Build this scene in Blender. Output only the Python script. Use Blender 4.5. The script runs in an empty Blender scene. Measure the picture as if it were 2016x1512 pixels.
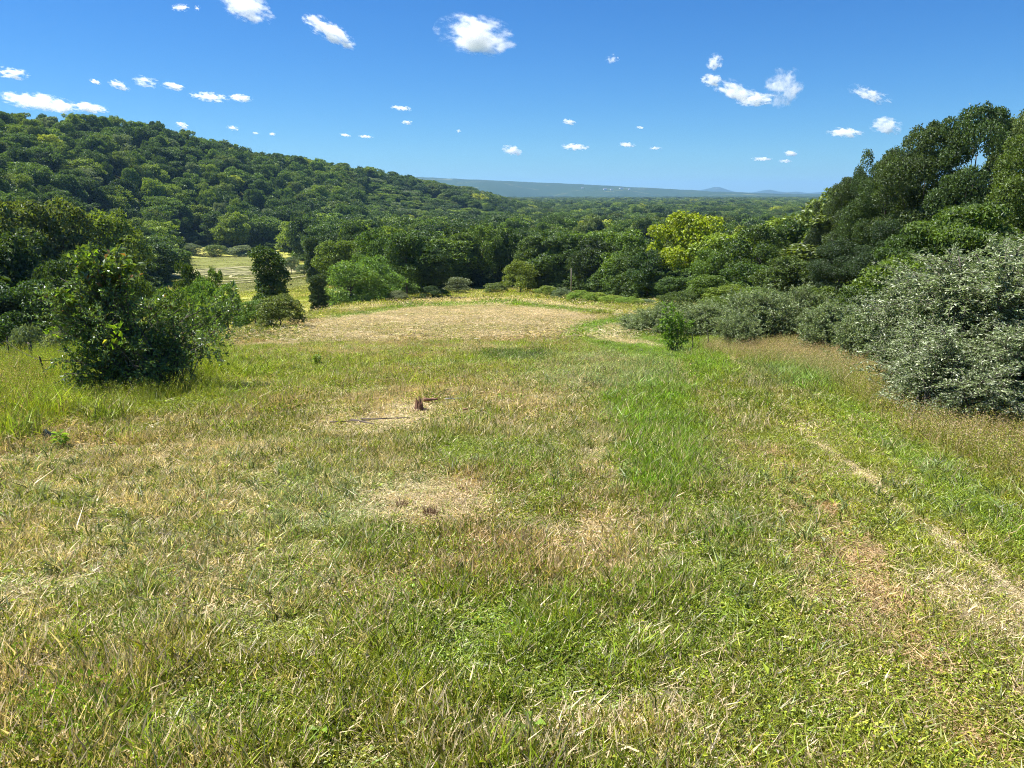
import bpy, math, random
import numpy as np
from mathutils import Vector

sc = bpy.context.scene
COL = sc.collection
R = math.radians

# ------------------------------------------------------------------ camera
FPX, CX, CY = 1514.0, 1008.0, 756.0
HORIZON = 383.0
PITCH = math.atan((CY - HORIZON) / FPX)
EYE = 1.65
cam_d = bpy.data.cameras.new('camera')
cam = bpy.data.objects.new('camera', cam_d)
COL.objects.link(cam)
cam.location = (0, 0, EYE)
cam.rotation_euler = (R(90) - PITCH, 0, 0)
cam_d.sensor_width = 36.0
cam_d.lens = 36.0 * FPX / 2016.0
cam_d.clip_start = 0.05
cam_d.clip_end = 90000
sc.camera = cam

# ------------------------------------------------------------------ sky + sun
SUN_EL, SUN_AZ = 61.0, -78.0          # azimuth measured from +Y towards +X
w = bpy.data.worlds.new('World'); sc.world = w
w.use_nodes = True
wn = w.node_tree; wn.nodes.clear()
sky = wn.nodes.new('ShaderNodeTexSky'); sky.sky_type = 'NISHITA'
sky.sun_disc = False
sky.sun_elevation = R(SUN_EL); sky.sun_rotation = R(SUN_AZ)
sky.air_density = 1.0; sky.dust_density = 0.0; sky.ozone_density = 4.0; sky.altitude = 200
hsv = wn.nodes.new('ShaderNodeHueSaturation')
hsv.inputs['Saturation'].default_value = 1.25
bgn = wn.nodes.new('ShaderNodeBackground'); bgn.inputs['Strength'].default_value = 0.050
wo = wn.nodes.new('ShaderNodeOutputWorld')
wn.links.new(sky.outputs[0], hsv.inputs['Color'])
wbal = wn.nodes.new('ShaderNodeMix'); wbal.data_type = 'RGBA'; wbal.blend_type = 'MULTIPLY'; wbal.inputs[0].default_value = 1.0
wbal.inputs[7].default_value = (0.46, 0.80, 1.12, 1)
wn.links.new(hsv.outputs[0], wbal.inputs[6])
wn.links.new(wbal.outputs[2], bgn.inputs[0]); wn.links.new(bgn.outputs[0], wo.inputs[0])

sd = bpy.data.lights.new('sun', 'SUN'); sd.energy = 5.0; sd.angle = R(0.53); sd.color = (1.0, 0.962, 0.89)
so = bpy.data.objects.new('sun', sd); COL.objects.link(so)
dv = Vector((math.sin(R(SUN_AZ)) * math.cos(R(SUN_EL)), math.cos(R(SUN_AZ)) * math.cos(R(SUN_EL)), math.sin(R(SUN_EL))))
so.rotation_euler = (-dv).to_track_quat('-Z', 'Y').to_euler()
so.location = (0, 0, 60)

sc.view_settings.view_transform = 'Standard'
sc.view_settings.look = 'None'
sc.view_settings.exposure = 1.20
sc.view_settings.gamma = 1.0
sc.view_settings.use_curve_mapping = False
sc.render.engine = 'CYCLES'
cy = sc.cycles
cy.max_bounces = 10; cy.diffuse_bounces = 3; cy.glossy_bounces = 1; cy.transmission_bounces = 4
cy.volume_bounces = 10; cy.transparent_max_bounces = 6
cy.use_denoising = True
cy.denoiser = 'OPENIMAGEDENOISE'; cy.denoising_prefilter = 'NONE'; cy.denoising_input_passes = 'RGB_ALBEDO_NORMAL'
cy.filter_width = 1.05
cy.sample_clamp_indirect = 6.0
cy.volume_max_steps = 64
cy.use_adaptive_sampling = True; cy.adaptive_threshold = 0.02

rng = np.random.default_rng(11)
random.seed(11)

# ------------------------------------------------------------------ helpers: noise, projection, terrain
def _hash(ix, iy, seed):
    n = (ix.astype(np.int64) * 374761393 + iy.astype(np.int64) * 668265263 + seed * 1442695041) & 0xffffffff
    n = ((n ^ (n >> 13)) * 1274126177) & 0xffffffff
    return ((n ^ (n >> 16)) & 0xffffff) / float(0xffffff)

def vnoise(x, y, scale=1.0, seed=0):
    x = np.asarray(x, float) / scale; y = np.asarray(y, float) / scale
    ix = np.floor(x); iy = np.floor(y); fx = x - ix; fy = y - iy
    fx = fx * fx * (3 - 2 * fx); fy = fy * fy * (3 - 2 * fy)
    ix = ix.astype(np.int64); iy = iy.astype(np.int64)
    a = _hash(ix, iy, seed); b = _hash(ix + 1, iy, seed); c = _hash(ix, iy + 1, seed); d = _hash(ix + 1, iy + 1, seed)
    return (a * (1 - fx) + b * fx) * (1 - fy) + (c * (1 - fx) + d * fx) * fy

def fnoise(x, y, scale=1.0, seed=0, octs=3):
    s = 0; t = 0; a = 1.0
    for k in range(octs):
        s = s + a * vnoise(x, y, scale / 2 ** k, seed + k * 17); t += a; a *= 0.55
    return s / t

def sm(t):
    t = np.clip(t, 0, 1); return t * t * (3 - 2 * t)

cP, sP = math.cos(PITCH), math.sin(PITCH)

def project(x, y, z):
    z = np.asarray(z) - EYE
    dep = y * cP - z * sP
    v = y * sP + z * cP
    dep = np.maximum(dep, 1e-3)
    return CX + FPX * x / dep, CY - FPX * v / dep

def pdir(px, row):
    a = (px - CX) / FPX; b = (CY - row) / FPX
    return np.array([a, cP + b * sP, -sP + b * cP])

def px_az(px, row=450):
    d = pdir(px, row); return math.atan2(d[0], d[1])

def elev(px, row):
    d = pdir(px, row); return math.atan2(d[2], math.hypot(d[0], d[1]))

_py = np.array([-400, -60, 0, 20, 40, 60, 90, 120, 150, 180, 300, 600, 1000, 2000, 6000, 16000.])
_pz = np.array([10, 5, 0, -2.6, -5.0, -7.3, -10.7, -13.4, -15.4, -17, -21.5, -24.5, -24.5, -23.5, -23, -23.])
_m = np.zeros(len(_py)); _s = np.diff(_pz) / np.diff(_py)
_m[0] = _s[0]; _m[-1] = _s[-1]
for _i in range(1, len(_py) - 1):
    h0, h1 = _py[_i] - _py[_i-1], _py[_i+1] - _py[_i]
    _m[_i] = (_s[_i-1] * h1 + _s[_i] * h0) / (h0 + h1)

def prof(y):
    y = np.clip(y, _py[0], _py[-1] - 1e-6)
    i = np.clip(np.searchsorted(_py, y, 'right') - 1, 0, len(_py) - 2)
    h = _py[i+1] - _py[i]; t = (y - _py[i]) / h
    return ((2*t**3 - 3*t**2 + 1) * _pz[i] + (t**3 - 2*t**2 + t) * h * _m[i]
            + (-2*t**3 + 3*t**2) * _pz[i+1] + (t**3 - t**2) * h * _m[i+1])

# crest of the wooded hill on the left: (px, row of tree tops, distance)
_cr = [(-700, 215, 430), (-300, 215, 440), (0, 232, 450), (100, 244, 470), (230, 248, 500), (330, 257, 530), (400, 277, 560), (520, 303, 600), (640, 320, 650),
       (740, 342, 720), (820, 356, 800), (900, 370, 900), (1000, 384, 1000), (1120, 398, 1100)]
_ca = np.array([px_az(p, r) for p, r, d in _cr]); _cd = np.array([d for p, r, d in _cr], float)
_ce = np.array([math.tan(elev(p, r)) for p, r, d in _cr])
_fa = np.array([px_az(p) for p in (-700, 0, 300, 500, 700, 900, 1120)]); _fd = np.array([150, 190, 310, 350, 360, 420, 600.])

def H(x, y):
    x = np.asarray(x, float); y = np.asarray(y, float)
    r = np.hypot(x, y); az = np.arctan2(x, y)
    z = prof(y)
    # ground falls away to the left beyond the lone bush
    z = z - 4.2 * sm((-x - 7 - 0.10 * y) / 16) * sm((y - 9) / 22) * (1 - sm((y - 90) / 90))
    # hill
    rc = np.interp(az, _ca, _cd); rf = np.interp(az, _fa, _fd)
    zc = EYE + rc * np.interp(az, _ca, _ce) - 11.0
    t = (r - rf) / (rc - rf)
    base = z
    up = sm(np.clip(t, 0, 1)) * 0.55 + np.clip(t, 0, 1) * 0.45
    back = sm((r - rc) / (900.0))
    lift = np.maximum(zc - prof(rc * np.cos(az)), 0) * (1 - sm((az - _ca[-3]) / (_ca[-1] - _ca[-3])))
    z = z + np.where(az < 1.3, lift * up * (1 - back), 0) * (az > -1.8)
    far = sm((r - 120) / 200)
    z = z + far * (fnoise(x, y, 90, 5) - 0.5) * 7
    z = z + (fnoise(x, y, 9, 7) - 0.5) * 0.35 * sm((r - 3) / 12) + (fnoise(x, y, 1.3, 9, 2) - 0.5) * 0.06
    return z

def ground_hit(px, row):
    d = pdir(px, row); d = d / np.linalg.norm(d)
    t = np.concatenate([np.linspace(1, 60, 1200), np.geomspace(60, 3000, 3000)])
    P = d[None, :] * t[:, None]
    below = (P[:, 2] + EYE) < H(P[:, 0], P[:, 1])
    i = int(np.argmax(below)); p = P[i]
    return float(p[0]), float(p[1]), float(H(p[0], p[1]))

def at(px, dist, row=560):
    """world ground point under picture column px at horizontal distance dist"""
    d = pdir(px, row); k = dist / math.hypot(d[0], d[1])
    x, y = d[0] * k, d[1] * k
    return x, y, float(H(x, y))

def wpos(px, row, dist):
    d = pdir(px, row); k = dist / math.hypot(d[0], d[1])
    return np.array([d[0]*k, d[1]*k, EYE + d[2]*k])

# ------------------------------------------------------------------ helpers: objects, meshes
def tag(o, label=None, cat=None, group=None, kind=None):
    if label: o['label'] = label
    if cat: o['category'] = cat
    if group: o['group'] = group
    if kind: o['kind'] = kind
    return o

def empty(name, loc, rz=0, scale=(1, 1, 1)):
    o = bpy.data.objects.new(name, None); COL.objects.link(o)
    o.location = loc; o.rotation_euler = (0, 0, rz); o.scale = scale
    o.empty_display_size = 0.2
    return o

def mesh(name, V, F, mats, mi=None, smooth=False):
    me = bpy.data.meshes.new(name)
    V = np.ascontiguousarray(V, np.float32); F = np.ascontiguousarray(F, np.int32)
    n, k = F.shape
    me.vertices.add(len(V)); me.vertices.foreach_set('co', V.ravel())
    me.loops.add(n * k); me.loops.foreach_set('vertex_index', F.ravel())
    me.polygons.add(n); me.polygons.foreach_set('loop_start', np.arange(0, n * k, k, dtype=np.int32))
    if not isinstance(mats, (list, tuple)): mats = [mats]
    for m in mats: me.materials.append(m)
    if mi is not None: me.polygons.foreach_set('material_index', np.ascontiguousarray(mi, np.int32))
    me.polygons.foreach_set('use_smooth', np.full(n, smooth))
    me.update(calc_edges=True)
    return me

def obj(name, me, parent=None, loc=None):
    o = bpy.data.objects.new(name, me); COL.objects.link(o)
    if parent is not None: o.parent = parent
    if loc is not None: o.location = loc
    return o

def unit(v): return v / np.maximum(np.linalg.norm(v, axis=-1, keepdims=True), 1e-9)

def rand_dirs(n, rg=rng):
    return unit(rg.normal(size=(n, 3)))

def leaves(P, D, N, L, W, fold=0.15):
    """folded rhombic leaves -> verts, tris"""
    n = len(P); D = unit(D); S = unit(np.cross(D, N)); N2 = unit(np.cross(S, D))
    L = np.broadcast_to(L, (n,))[:, None]; W = np.broadcast_to(W, (n,))[:, None]
    V = np.empty((n, 4, 3))
    V[:, 0] = P; V[:, 2] = P + D * L - N2 * L * 0.12
    mid = P + D * L * 0.45 + N2 * W * fold
    V[:, 1] = mid + S * W * 0.5; V[:, 3] = mid - S * W * 0.5
    V[:, 1] += N2 * W * fold; V[:, 3] += N2 * W * fold
    b = np.arange(n)[:, None] * 4
    F = np.concatenate([b + [0, 1, 2], b + [0, 2, 3]], 0)
    return V.reshape(-1, 3), F

def tube(pts, rad, sides=6):
    pts = np.asarray(pts, float); rad = np.broadcast_to(rad, (len(pts),))
    T = unit(np.gradient(pts, axis=0)); up = np.array([0.31, 0.2, 0.93])
    A = unit(np.cross(T, up)); B = np.cross(T, A)
    a = np.linspace(0, 2 * np.pi, sides, endpoint=False)
    V = pts[:, None, :] + rad[:, None, None] * (np.cos(a)[None, :, None] * A[:, None, :] + np.sin(a)[None, :, None] * B[:, None, :])
    F = []
    for i in range(len(pts) - 1):
        for j in range(sides):
            k = (j + 1) % sides
            p, q, r_, s = i*sides+j, i*sides+k, (i+1)*sides+k, (i+1)*sides+j
            F += [(p, q, r_), (p, r_, s)]
    n = len(pts) * sides
    V = np.vstack([V.reshape(-1, 3), pts[-1:], pts[:1]])
    for j in range(sides):
        k = (j + 1) % sides
        F += [((len(pts)-1)*sides+j, (len(pts)-1)*sides+k, n), (k, j, n + 1)]
    return V, np.array(F)

def join(parts):
    Vs, Fs, o = [], [], 0
    for V, F in parts:
        Vs.append(V); Fs.append(np.asarray(F) + o); o += len(V)
    return np.vstack(Vs), np.vstack(Fs)

# ------------------------------------------------------------------ materials
def newmat(name):
    m = bpy.data.materials.new(name); m.use_nodes = True
    nt = m.node_tree; nt.nodes.clear()
    out = nt.nodes.new('ShaderNodeOutputMaterial')
    return m, nt, out

def N(nt, t, **kw):
    n = nt.nodes.new(t)
    for k, v in kw.items(): setattr(n, k, v)
    return n

def math_(nt, op, a, b=None, c=None):
    n = nt.nodes.new('ShaderNodeMath'); n.operation = op
    for i, v in enumerate((a, b, c)):
        if v is None: continue
        if isinstance(v, (int, float)): n.inputs[i].default_value = v
        else: nt.links.new(v, n.inputs[i])
    return n.outputs[0]

def mixc(nt, f, a, b, bt='MIX'):
    n = nt.nodes.new('ShaderNodeMix'); n.data_type = 'RGBA'; n.blend_type = bt
    for s, v in ((n.inputs[0], f), (n.inputs[6], a), (n.inputs[7], b)):
        if isinstance(v, (int, float)): s.default_value = v
        elif isinstance(v, tuple): s.default_value = (*v, 1)
        else: nt.links.new(v, s)
    return n.outputs[2]

def leafmat(name, col=None, source=None, var=0.45, trans=0.35, gloss=0.06, rough=0.4, alt=None, altp=0.0, tw=(1.25, 1.25, 0.45)):
    """col: base colour, or source 'OBJ' (object colour) / 'INST' (instancer attribute 'tint')"""
    m, nt, out = newmat(name); L = nt.links
    geo = N(nt, 'ShaderNodeNewGeometry'); oi = N(nt, 'ShaderNodeObjectInfo')
    h = math_(nt, 'FRACT', math_(nt, 'ADD', math_(nt, 'MULTIPLY', geo.outputs['Random Per Island'], 7.31), math_(nt, 'MULTIPLY', oi.outputs['Random'], 5.77)))
    h2 = math_(nt, 'FRACT', math_(nt, 'MULTIPLY', h, 17.9))
    if source == 'OBJ': c = oi.outputs['Color']
    elif source == 'INST':
        a = N(nt, 'ShaderNodeAttribute', attribute_type='INSTANCER', attribute_name='tint'); c = a.outputs['Color']
    else:
        rgb = N(nt, 'ShaderNodeRGB'); rgb.outputs[0].default_value = (*col, 1); c = rgb.outputs[0]
    if source == 'INST_GRASS': pass
    if alt is not None:
        c = mixc(nt, math_(nt, 'LESS_THAN', h2, altp), c, alt)
    br = math_(nt, 'ADD', math_(nt, 'MULTIPLY', h, var * 2), 1 - var)
    vm = N(nt, 'ShaderNodeVectorMath', operation='SCALE'); L.new(c, vm.inputs[0]); L.new(br, vm.inputs['Scale'])
    col_ = vm.outputs[0]
    df = N(nt, 'ShaderNodeBsdfDiffuse'); L.new(col_, df.inputs['Color'])
    tl = N(nt, 'ShaderNodeBsdfTranslucent'); L.new(mixc(nt, 1.0, col_, tw, 'MULTIPLY'), tl.inputs['Color'])
    m1 = N(nt, 'ShaderNodeMixShader'); m1.inputs[0].default_value = trans
    L.new(df.outputs[0], m1.inputs[1]); L.new(tl.outputs[0], m1.inputs[2])
    gl = N(nt, 'ShaderNodeBsdfGlossy'); gl.inputs['Roughness'].default_value = rough; gl.inputs['Color'].default_value = (0.9, 0.95, 1, 1)
    m2 = N(nt, 'ShaderNodeMixShader'); m2.inputs[0].default_value = gloss
    L.new(m1.outputs[0], m2.inputs[1]); L.new(gl.outputs[0], m2.inputs[2])
    L.new(m2.outputs[0], out.inputs[0])
    return m

def grassmat(name):
    m, nt, out = newmat(name); L = nt.links
    geo = N(nt, 'ShaderNodeNewGeometry'); oi = N(nt, 'ShaderNodeObjectInfo')
    at_ = N(nt, 'ShaderNodeAttribute', attribute_type='INSTANCER', attribute_name='tint')
    ad = N(nt, 'ShaderNodeAttribute', attribute_type='INSTANCER', attribute_name='dry')
    astr = N(nt, 'ShaderNodeAttribute', attribute_type='INSTANCER', attribute_name='straw')
    h = math_(nt, 'FRACT', math_(nt, 'ADD', math_(nt, 'MULTIPLY', geo.outputs['Random Per Island'], 7.31), math_(nt, 'MULTIPLY', oi.outputs['Random'], 5.77)))
    h2 = math_(nt, 'FRACT', math_(nt, 'MULTIPLY', h, 23.7))
    h3 = math_(nt, 'FRACT', math_(nt, 'MULTIPLY', h, 57.3))
    c = mixc(nt, math_(nt, 'LESS_THAN', h, ad.outputs['Fac']), at_.outputs['Color'], astr.outputs['Color'])
    # a few yellowing and a few blue-green blades
    c = mixc(nt, math_(nt, 'MULTIPLY', math_(nt, 'GREATER_THAN', h3, 0.86), 0.4), c, (0.30, 0.29, 0.07))
    br = math_(nt, 'ADD', math_(nt, 'MULTIPLY', h2, 1.25), 0.28)
    vm = N(nt, 'ShaderNodeVectorMath', operation='SCALE'); L.new(c, vm.inputs[0]); L.new(br, vm.inputs['Scale'])
    df = N(nt, 'ShaderNodeBsdfDiffuse'); L.new(vm.outputs[0], df.inputs['Color'])
    tl = N(nt, 'ShaderNodeBsdfTranslucent'); L.new(mixc(nt, 1.0, vm.outputs[0], (1.2, 1.2, 0.55), 'MULTIPLY'), tl.inputs['Color'])
    m1 = N(nt, 'ShaderNodeMixShader'); m1.inputs[0].default_value = 0.38
    L.new(df.outputs[0], m1.inputs[1]); L.new(tl.outputs[0], m1.inputs[2])
    gl = N(nt, 'ShaderNodeBsdfGlossy'); gl.inputs['Roughness'].default_value = 0.45
    m2 = N(nt, 'ShaderNodeMixShader'); m2.inputs[0].default_value = 0.035
    L.new(m1.outputs[0], m2.inputs[1]); L.new(gl.outputs[0], m2.inputs[2])
    L.new(m2.outputs[0], out.inputs[0])
    return m

def barkmat(name, a, b, scale=6):
    m, nt, out = newmat(name); L = nt.links
    tc = N(nt, 'ShaderNodeTexCoord'); mp = N(nt, 'ShaderNodeMapping'); mp.inputs['Scale'].default_value = (scale, scale, scale * .25)
    no = N(nt, 'ShaderNodeTexNoise'); no.inputs['Scale'].default_value = 2.5; no.inputs['Detail'].default_value = 6
    L.new(tc.outputs['Object'], mp.inputs[0]); L.new(mp.outputs[0], no.inputs[0])
    c = mixc(nt, no.outputs[0], a, b)
    bs = N(nt, 'ShaderNodeBsdfPrincipled'); bs.inputs['Roughness'].default_value = 0.9
    L.new(c, bs.inputs['Base Color'])
    bp = N(nt, 'ShaderNodeBump'); bp.inputs['Strength'].default_value = 0.6; bp.inputs['Distance'].default_value = 0.02
    L.new(no.outputs[0], bp.inputs['Height']); L.new(bp.outputs[0], bs.inputs['Normal'])
    L.new(bs.outputs[0], out.inputs[0])
    return m

def plain(name, col, rough=0.7, metal=0.0, noise=0.15):
    m, nt, out = newmat(name); L = nt.links
    tc = N(nt, 'ShaderNodeTexCoord'); no = N(nt, 'ShaderNodeTexNoise'); no.inputs['Scale'].default_value = 7; no.inputs['Detail'].default_value = 5
    L.new(tc.outputs['Object'], no.inputs[0])
    c = mixc(nt, no.outputs[0], tuple(v * (1 - noise) for v in col), tuple(min(v * (1 + noise), 1) for v in col))
    bs = N(nt, 'ShaderNodeBsdfPrincipled'); bs.inputs['Roughness'].default_value = rough; bs.inputs['Metallic'].default_value = metal
    L.new(c, bs.inputs['Base Color']); L.new(bs.outputs[0], out.inputs[0])
    return m

# ------------------------------------------------------------------ ground cover description (what grows where)
def ell(px, row, cx, cy, rx, ry, soft=0.5):
    d = np.hypot((px - cx) / rx, (row - cy) / ry)
    return 1 - sm((d - (1 - soft)) / (2 * soft))

def line(px, row, pts, w0, w1):
    """soft polyline mask; half width from w0 to w1 in picture pixels"""
    best = np.zeros(np.shape(px)); n = len(pts) - 1
    for i in range(n):
        (ax, ay), (bx, by) = pts[i], pts[i+1]
        t = np.clip(((px-ax)*(bx-ax) + (row-ay)*(by-ay)) / ((bx-ax)**2 + (by-ay)**2), 0, 1)
        d = np.hypot(px - ax - t*(bx-ax), row - ay - t*(by-ay))
        wd = w0 + (w1 - w0) * (i + t) / n
        best = np.maximum(best, 1 - sm((d / wd - 0.5) / 0.9))
    return best

def poly(px, row, pts):
    ins = np.zeros(np.shape(px), bool); n = len(pts)
    for i in range(n):
        x0, y0 = pts[i]; x1, y1 = pts[(i+1) % n]
        if y0 == y1: continue
        c = ((y0 > row) != (y1 > row)) & (px < (x1 - x0) * (row - y0) / (y1 - y0) + x0)
        ins ^= c
    return ins.astype(float)

HAY = [(585, 668), (592, 640), (640, 628), (760, 610), (900, 598), (1020, 602), (1120, 610), (1215, 631), (1150, 644), (1105, 655), (1060, 668), (900, 672), (760, 674), (600, 680), (440, 690), (450, 680)]
FIELD2 = [(300, 540), (340, 517), (400, 507), (480, 503), (560, 515), (622, 532), (612, 562), (560, 572), (470, 575), (380, 560)]

G_OL = np.array([0.235, 0.272, 0.025]); G_LIME = np.array([0.30, 0.37, 0.032]); G_BLUE = np.array([0.25, 0.31, 0.14])
G_DK = np.array([0.085, 0.135, 0.018]); G_BR = np.array([0.20, 0.32, 0.022])
S_PALE = np.array([0.72, 0.60, 0.38]); S_TAN = np.array([0.58, 0.43, 0.25]); S_RED = np.array([0.48, 0.33, 0.17]); S_GREY = np.array([0.40, 0.32, 0.22])

# where the woods begin, by bearing
_wa = np.array([px_az(p) for p in (-500, 0, 130, 250, 310, 330, 560, 620, 650, 780, 880, 1000, 1150, 1280, 1400, 1600, 1700, 2016, 2600)])
_wr = np.array([60, 78, 95, 150, 180, 352, 352, 240, 160, 108, 134, 138, 120, 98, 90, 84, 74, 72, 60.])

def cover(x, y, z=None):
    x = np.asarray(x, float); y = np.asarray(y, float)
    if z is None: z = H(x, y)
    px, row = project(x, y, z)
    r = np.hypot(x, y)
    # wobble the picture-space outlines so that edges are ragged
    k = 1.0 / np.clip(r, 2, 200)
    px = px + (fnoise(x, y, 1.1, 31) - .5) * 240 * k * 2 + (fnoise(x, y, 5, 32) - .5) * 300 * k
    row = row + (fnoise(x, y, 1.1, 33) - .5) * 120 * k * 2 * .5
    n1 = fnoise(x, y, 2.2, 41); n2 = fnoise(x, y, 0.55, 43); n3 = fnoise(x, y, 9, 47); n4 = fnoise(x, y, 0.22, 49, 2)
    dry = 0.37 + (n1 - .5) * 1.1 + (n2 - .5) * 0.9 + (n4 - .5) * .6
    hgt = 0.035 + 0.145 * sm((n2 * .6 + n4 * .4 - .3) * 2.6)
    tint = G_OL * (0.8 + 0.4 * n3[..., None]) 
    tint = tint + (G_BR - tint) * sm((n2 - .5) * 3)[..., None] * 0.6
    straw = S_PALE + (S_TAN - S_PALE) * sm((n1 - .35) * 2.5)[..., None]
    def mixdry(m, v):
        nonlocal dry; dry = dry + (v - dry) * m
    def mixt(m, c):
        nonlocal tint; tint = tint + (c - tint) * np.asarray(m)[..., None]
    def mixs(m, c):
        nonlocal straw; straw = straw + (c - straw) * np.asarray(m)[..., None]
    def mixh(m, v):
        nonlocal hgt; hgt = hgt + (v - hgt) * m
    # broad mixed straw in the left foreground, greener swath down the middle
    m = ell(px, row, 420, 1080, 620, 190, .5); mixdry(m * .55, .64 + (n2 - .5) * 1.5 + (n4 - .5) * .9); mixh(m * sm((n2 - .5) * 4) * .7, .04)
    m = ell(px, row, 1080, 1180, 420, 260, .5); mixdry(m * .35, .28 + (n2 - .5) * .9)
    band = (fnoise(x * .95 + y * .10, y * .12, .9, 53, 2) - .5); dry = dry + band * .55 * sm((r - 2.5) / 4)
    # upper slope, yellow-green
    m = ell(px, row, 800, 715, 620, 45, .4) ; mixdry(m * .7, .30 + (n1 - .5) * .8); mixt(m, G_LIME); mixs(m*.6, S_TAN)
    m = ell(px, row, 700, 760, 400, 60, .5) ; mixdry(m * .5, .42 + (n1 - .5) * .8); mixt(m*.5, G_LIME)
    # foreground left dried patches
    for (cx, cy, rx, ry, v) in [(830, 985, 170, 55, .95), (330, 1000, 260, 45, .85), (250, 915, 330, 45, .72), (740, 838, 140, 30, .85),
                                (850, 800, 150, 26, .96), (1200, 915, 120, 38, .85), (1210, 1080, 130, 70, .82), (40, 1200, 110, 70, .82),
                                (690, 1180, 60, 60, .78), (60, 1060, 160, 40, .8), (1120, 775, 130, 22, .65), (1040, 810, 220, 40, .62),
                                (1300, 1420, 160, 70, .72), (60, 1390, 150, 90, .72), (470, 1180, 160, 60, .65), (200, 1130, 240, 30, .62),
                                (1080, 1470, 120, 40, .82), (1430, 1330, 150, 70, .6), (950, 690, 80, 10, .8), (700, 690, 90, 9, .75)]:
        mixdry(ell(px, row, cx, cy, rx, ry) * .8, v + (n2 - .5) * .6); mixs(ell(px, row, cx, cy, rx, ry) * .6, S_PALE * np.array([1.05, 1.0, 1.0]))
    m = np.maximum(ell(px, row, 600, 1015, 160, 40), ell(px, row, 700, 960, 190, 26)); mixdry(m*.5, .35); mixt(m*.45, G_BLUE * 1.3); mixs(m, S_PALE)
    m = ell(px, row, 400, 1150, 300, 90); mixt(m * .3, G_BLUE * 1.15)
    for (cx, cy, rx, ry, v) in [(1060, 960, 90, 70, .08), (960, 900, 150, 40, .25), (760, 1080, 130, 50, .12), (1100, 1290, 380, 130, .22), (330, 1440, 360, 80, .22),
                                (900, 1230, 200, 80, .18), (1560, 1300, 180, 120, .25), (1850, 1350, 130, 60, .2), (200, 1260, 120, 40, .4), (600, 1150, 90, 60, .3),
                                (1360, 960, 130, 140, .3), (1390, 1130, 160, 90, .25)]:
        m = ell(px, row, cx, cy, rx, ry); mixdry(m * .55, v + (n2 - .5) * .75); mixt(m * .35, G_BR)
    # lush strip down the middle right
    m = line(px, row, [(1300, 905), (1275, 800), (1330, 740), (1420, 700)], 90, 50); mixdry(m * .75, .10 + (n2 - .5) * .5); mixt(m * .8, G_BR * 1.15); mixh(m * .8, .19)
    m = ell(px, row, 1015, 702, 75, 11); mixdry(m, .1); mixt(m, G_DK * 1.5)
    m = ell(px, row, 1180, 740, 140, 45); mixdry(m * .7, .3); mixt(m * .6, G_BLUE * 1.2)
    # right part: short olive turf with rusty thatch
    m = sm((px - 1430 - (1000 - row) * .15) / 160) * sm((row - 760) / 80)
    mixdry(m * .7, .20 + (n2 - .5) * .7 + (n1 - .5) * .5); mixt(m * .75, G_OL * 1.25); mixs(m * .6, S_TAN); mixh(m, .085)
    m = line(px, row, [(1540, 900), (1620, 1020), (1720, 1140), (1810, 1270), (1900, 1390), (2000, 1500)], 30, 75)
    mixdry(m * .85, .66 + (n2 - .5) * 1.3 + (n4 - .5)); mixs(m * .9, S_RED * 1.2); mixh(m, .05)
    m = line(px, row, [(1545, 835), (1640, 890), (1730, 955), (1800, 1020), (1880, 1095), (1960, 1160), (2100, 1250)], 6, 27)
    mixdry(m * np.clip(.75 + 1.0 * (n2 - .2), 0, 1), 1.0); mixs(m, S_PALE * 1.0); mixh(m, .035)
    m = line(px, row, [(1830, 1150), (1950, 1230), (2050, 1280)], 26, 26); mixdry(m * .9, .9); mixs(m, S_PALE)
    m = ell(px, row, 1580, 745, 110, 28); mixdry(m * .9, .1); mixt(m * .7, G_BLUE * 1.05); mixh(m, .19)
    m = line(px, row, [(1420, 702), (1470, 735), (1545, 800), (1600, 860)], 9, 12); mixdry(m * .8, .8 + (n2 - .5)); mixs(m, S_PALE); mixh(m, .05)
    m = line(px, row, [(1440, 700), (1560, 740), (1700, 830), (1860, 950), (2060, 1100)], 10, 40); mixdry(m * .6, .05); mixt(m * .6, G_BR)
    m = line(px, row, [(1330, 720), (1400, 800), (1480, 920), (1560, 1060), (1640, 1220), (1720, 1400)], 12, 40); mixdry(m * .55, .7 + (n2 - .5)); mixs(m, S_TAN); mixh(m * .7, .05)
    # tall tan grass along the bushes
    tan = np.maximum(line(px, row, [(1390, 694), (1500, 694), (1620, 712), (1760, 762), (1900, 840), (2150, 940)], 7, 88), 0)
    mixdry(tan * .9, .62 + (n1 - .5) * .9); mixs(tan, S_TAN * 1.05); mixh(tan, .19); mixt(tan * .6, G_OL)
    # weeds at the left
    lw = sm((500 - px + (n2 - .5) * 160) / 130) * sm((row - 690) / 25) * sm((888 - .20 * px - row + (n2 - .5) * 90 + (n4 - .5) * 40) / 60)
    mixdry(lw, .08 + (n1 - .5) * .5); mixt(lw, G_LIME * (.75 + .6 * n2[..., None])); mixh(lw, .14 + .26 * n2)
    m = ell(px, row, 40, 790, 70, 45); mixdry(m * .7, .5); mixs(m, S_TAN)
    lg = sm((330 - px) / 60) * sm((row - 640) / 15) * (1 - sm((row - 705) / 25)); mixdry(lg, .08); mixt(lg, G_BR * 1.15); mixh(lg, .3)
    # hay field
    m = poly(px, row, HAY); mixdry(m, .86 + (n1 - .5) * .45 + (n3 - .5) * .4 + (fnoise(x * .2 + y * .04, y, 1.6, 61) - .5) * .9 - .30 * sm(np.sin((y + .004 * (x + 6) ** 2) * 2 * np.pi / 3.4) * 1.5 - .3)); mixs(m, S_PALE * .92 + (S_TAN - S_PALE) * .35); mixh(m, .05); mixt(m, G_OL)
    farm = sm((r - 42) / 8) * (1 - m)
    side = farm * (row < 700)
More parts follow.
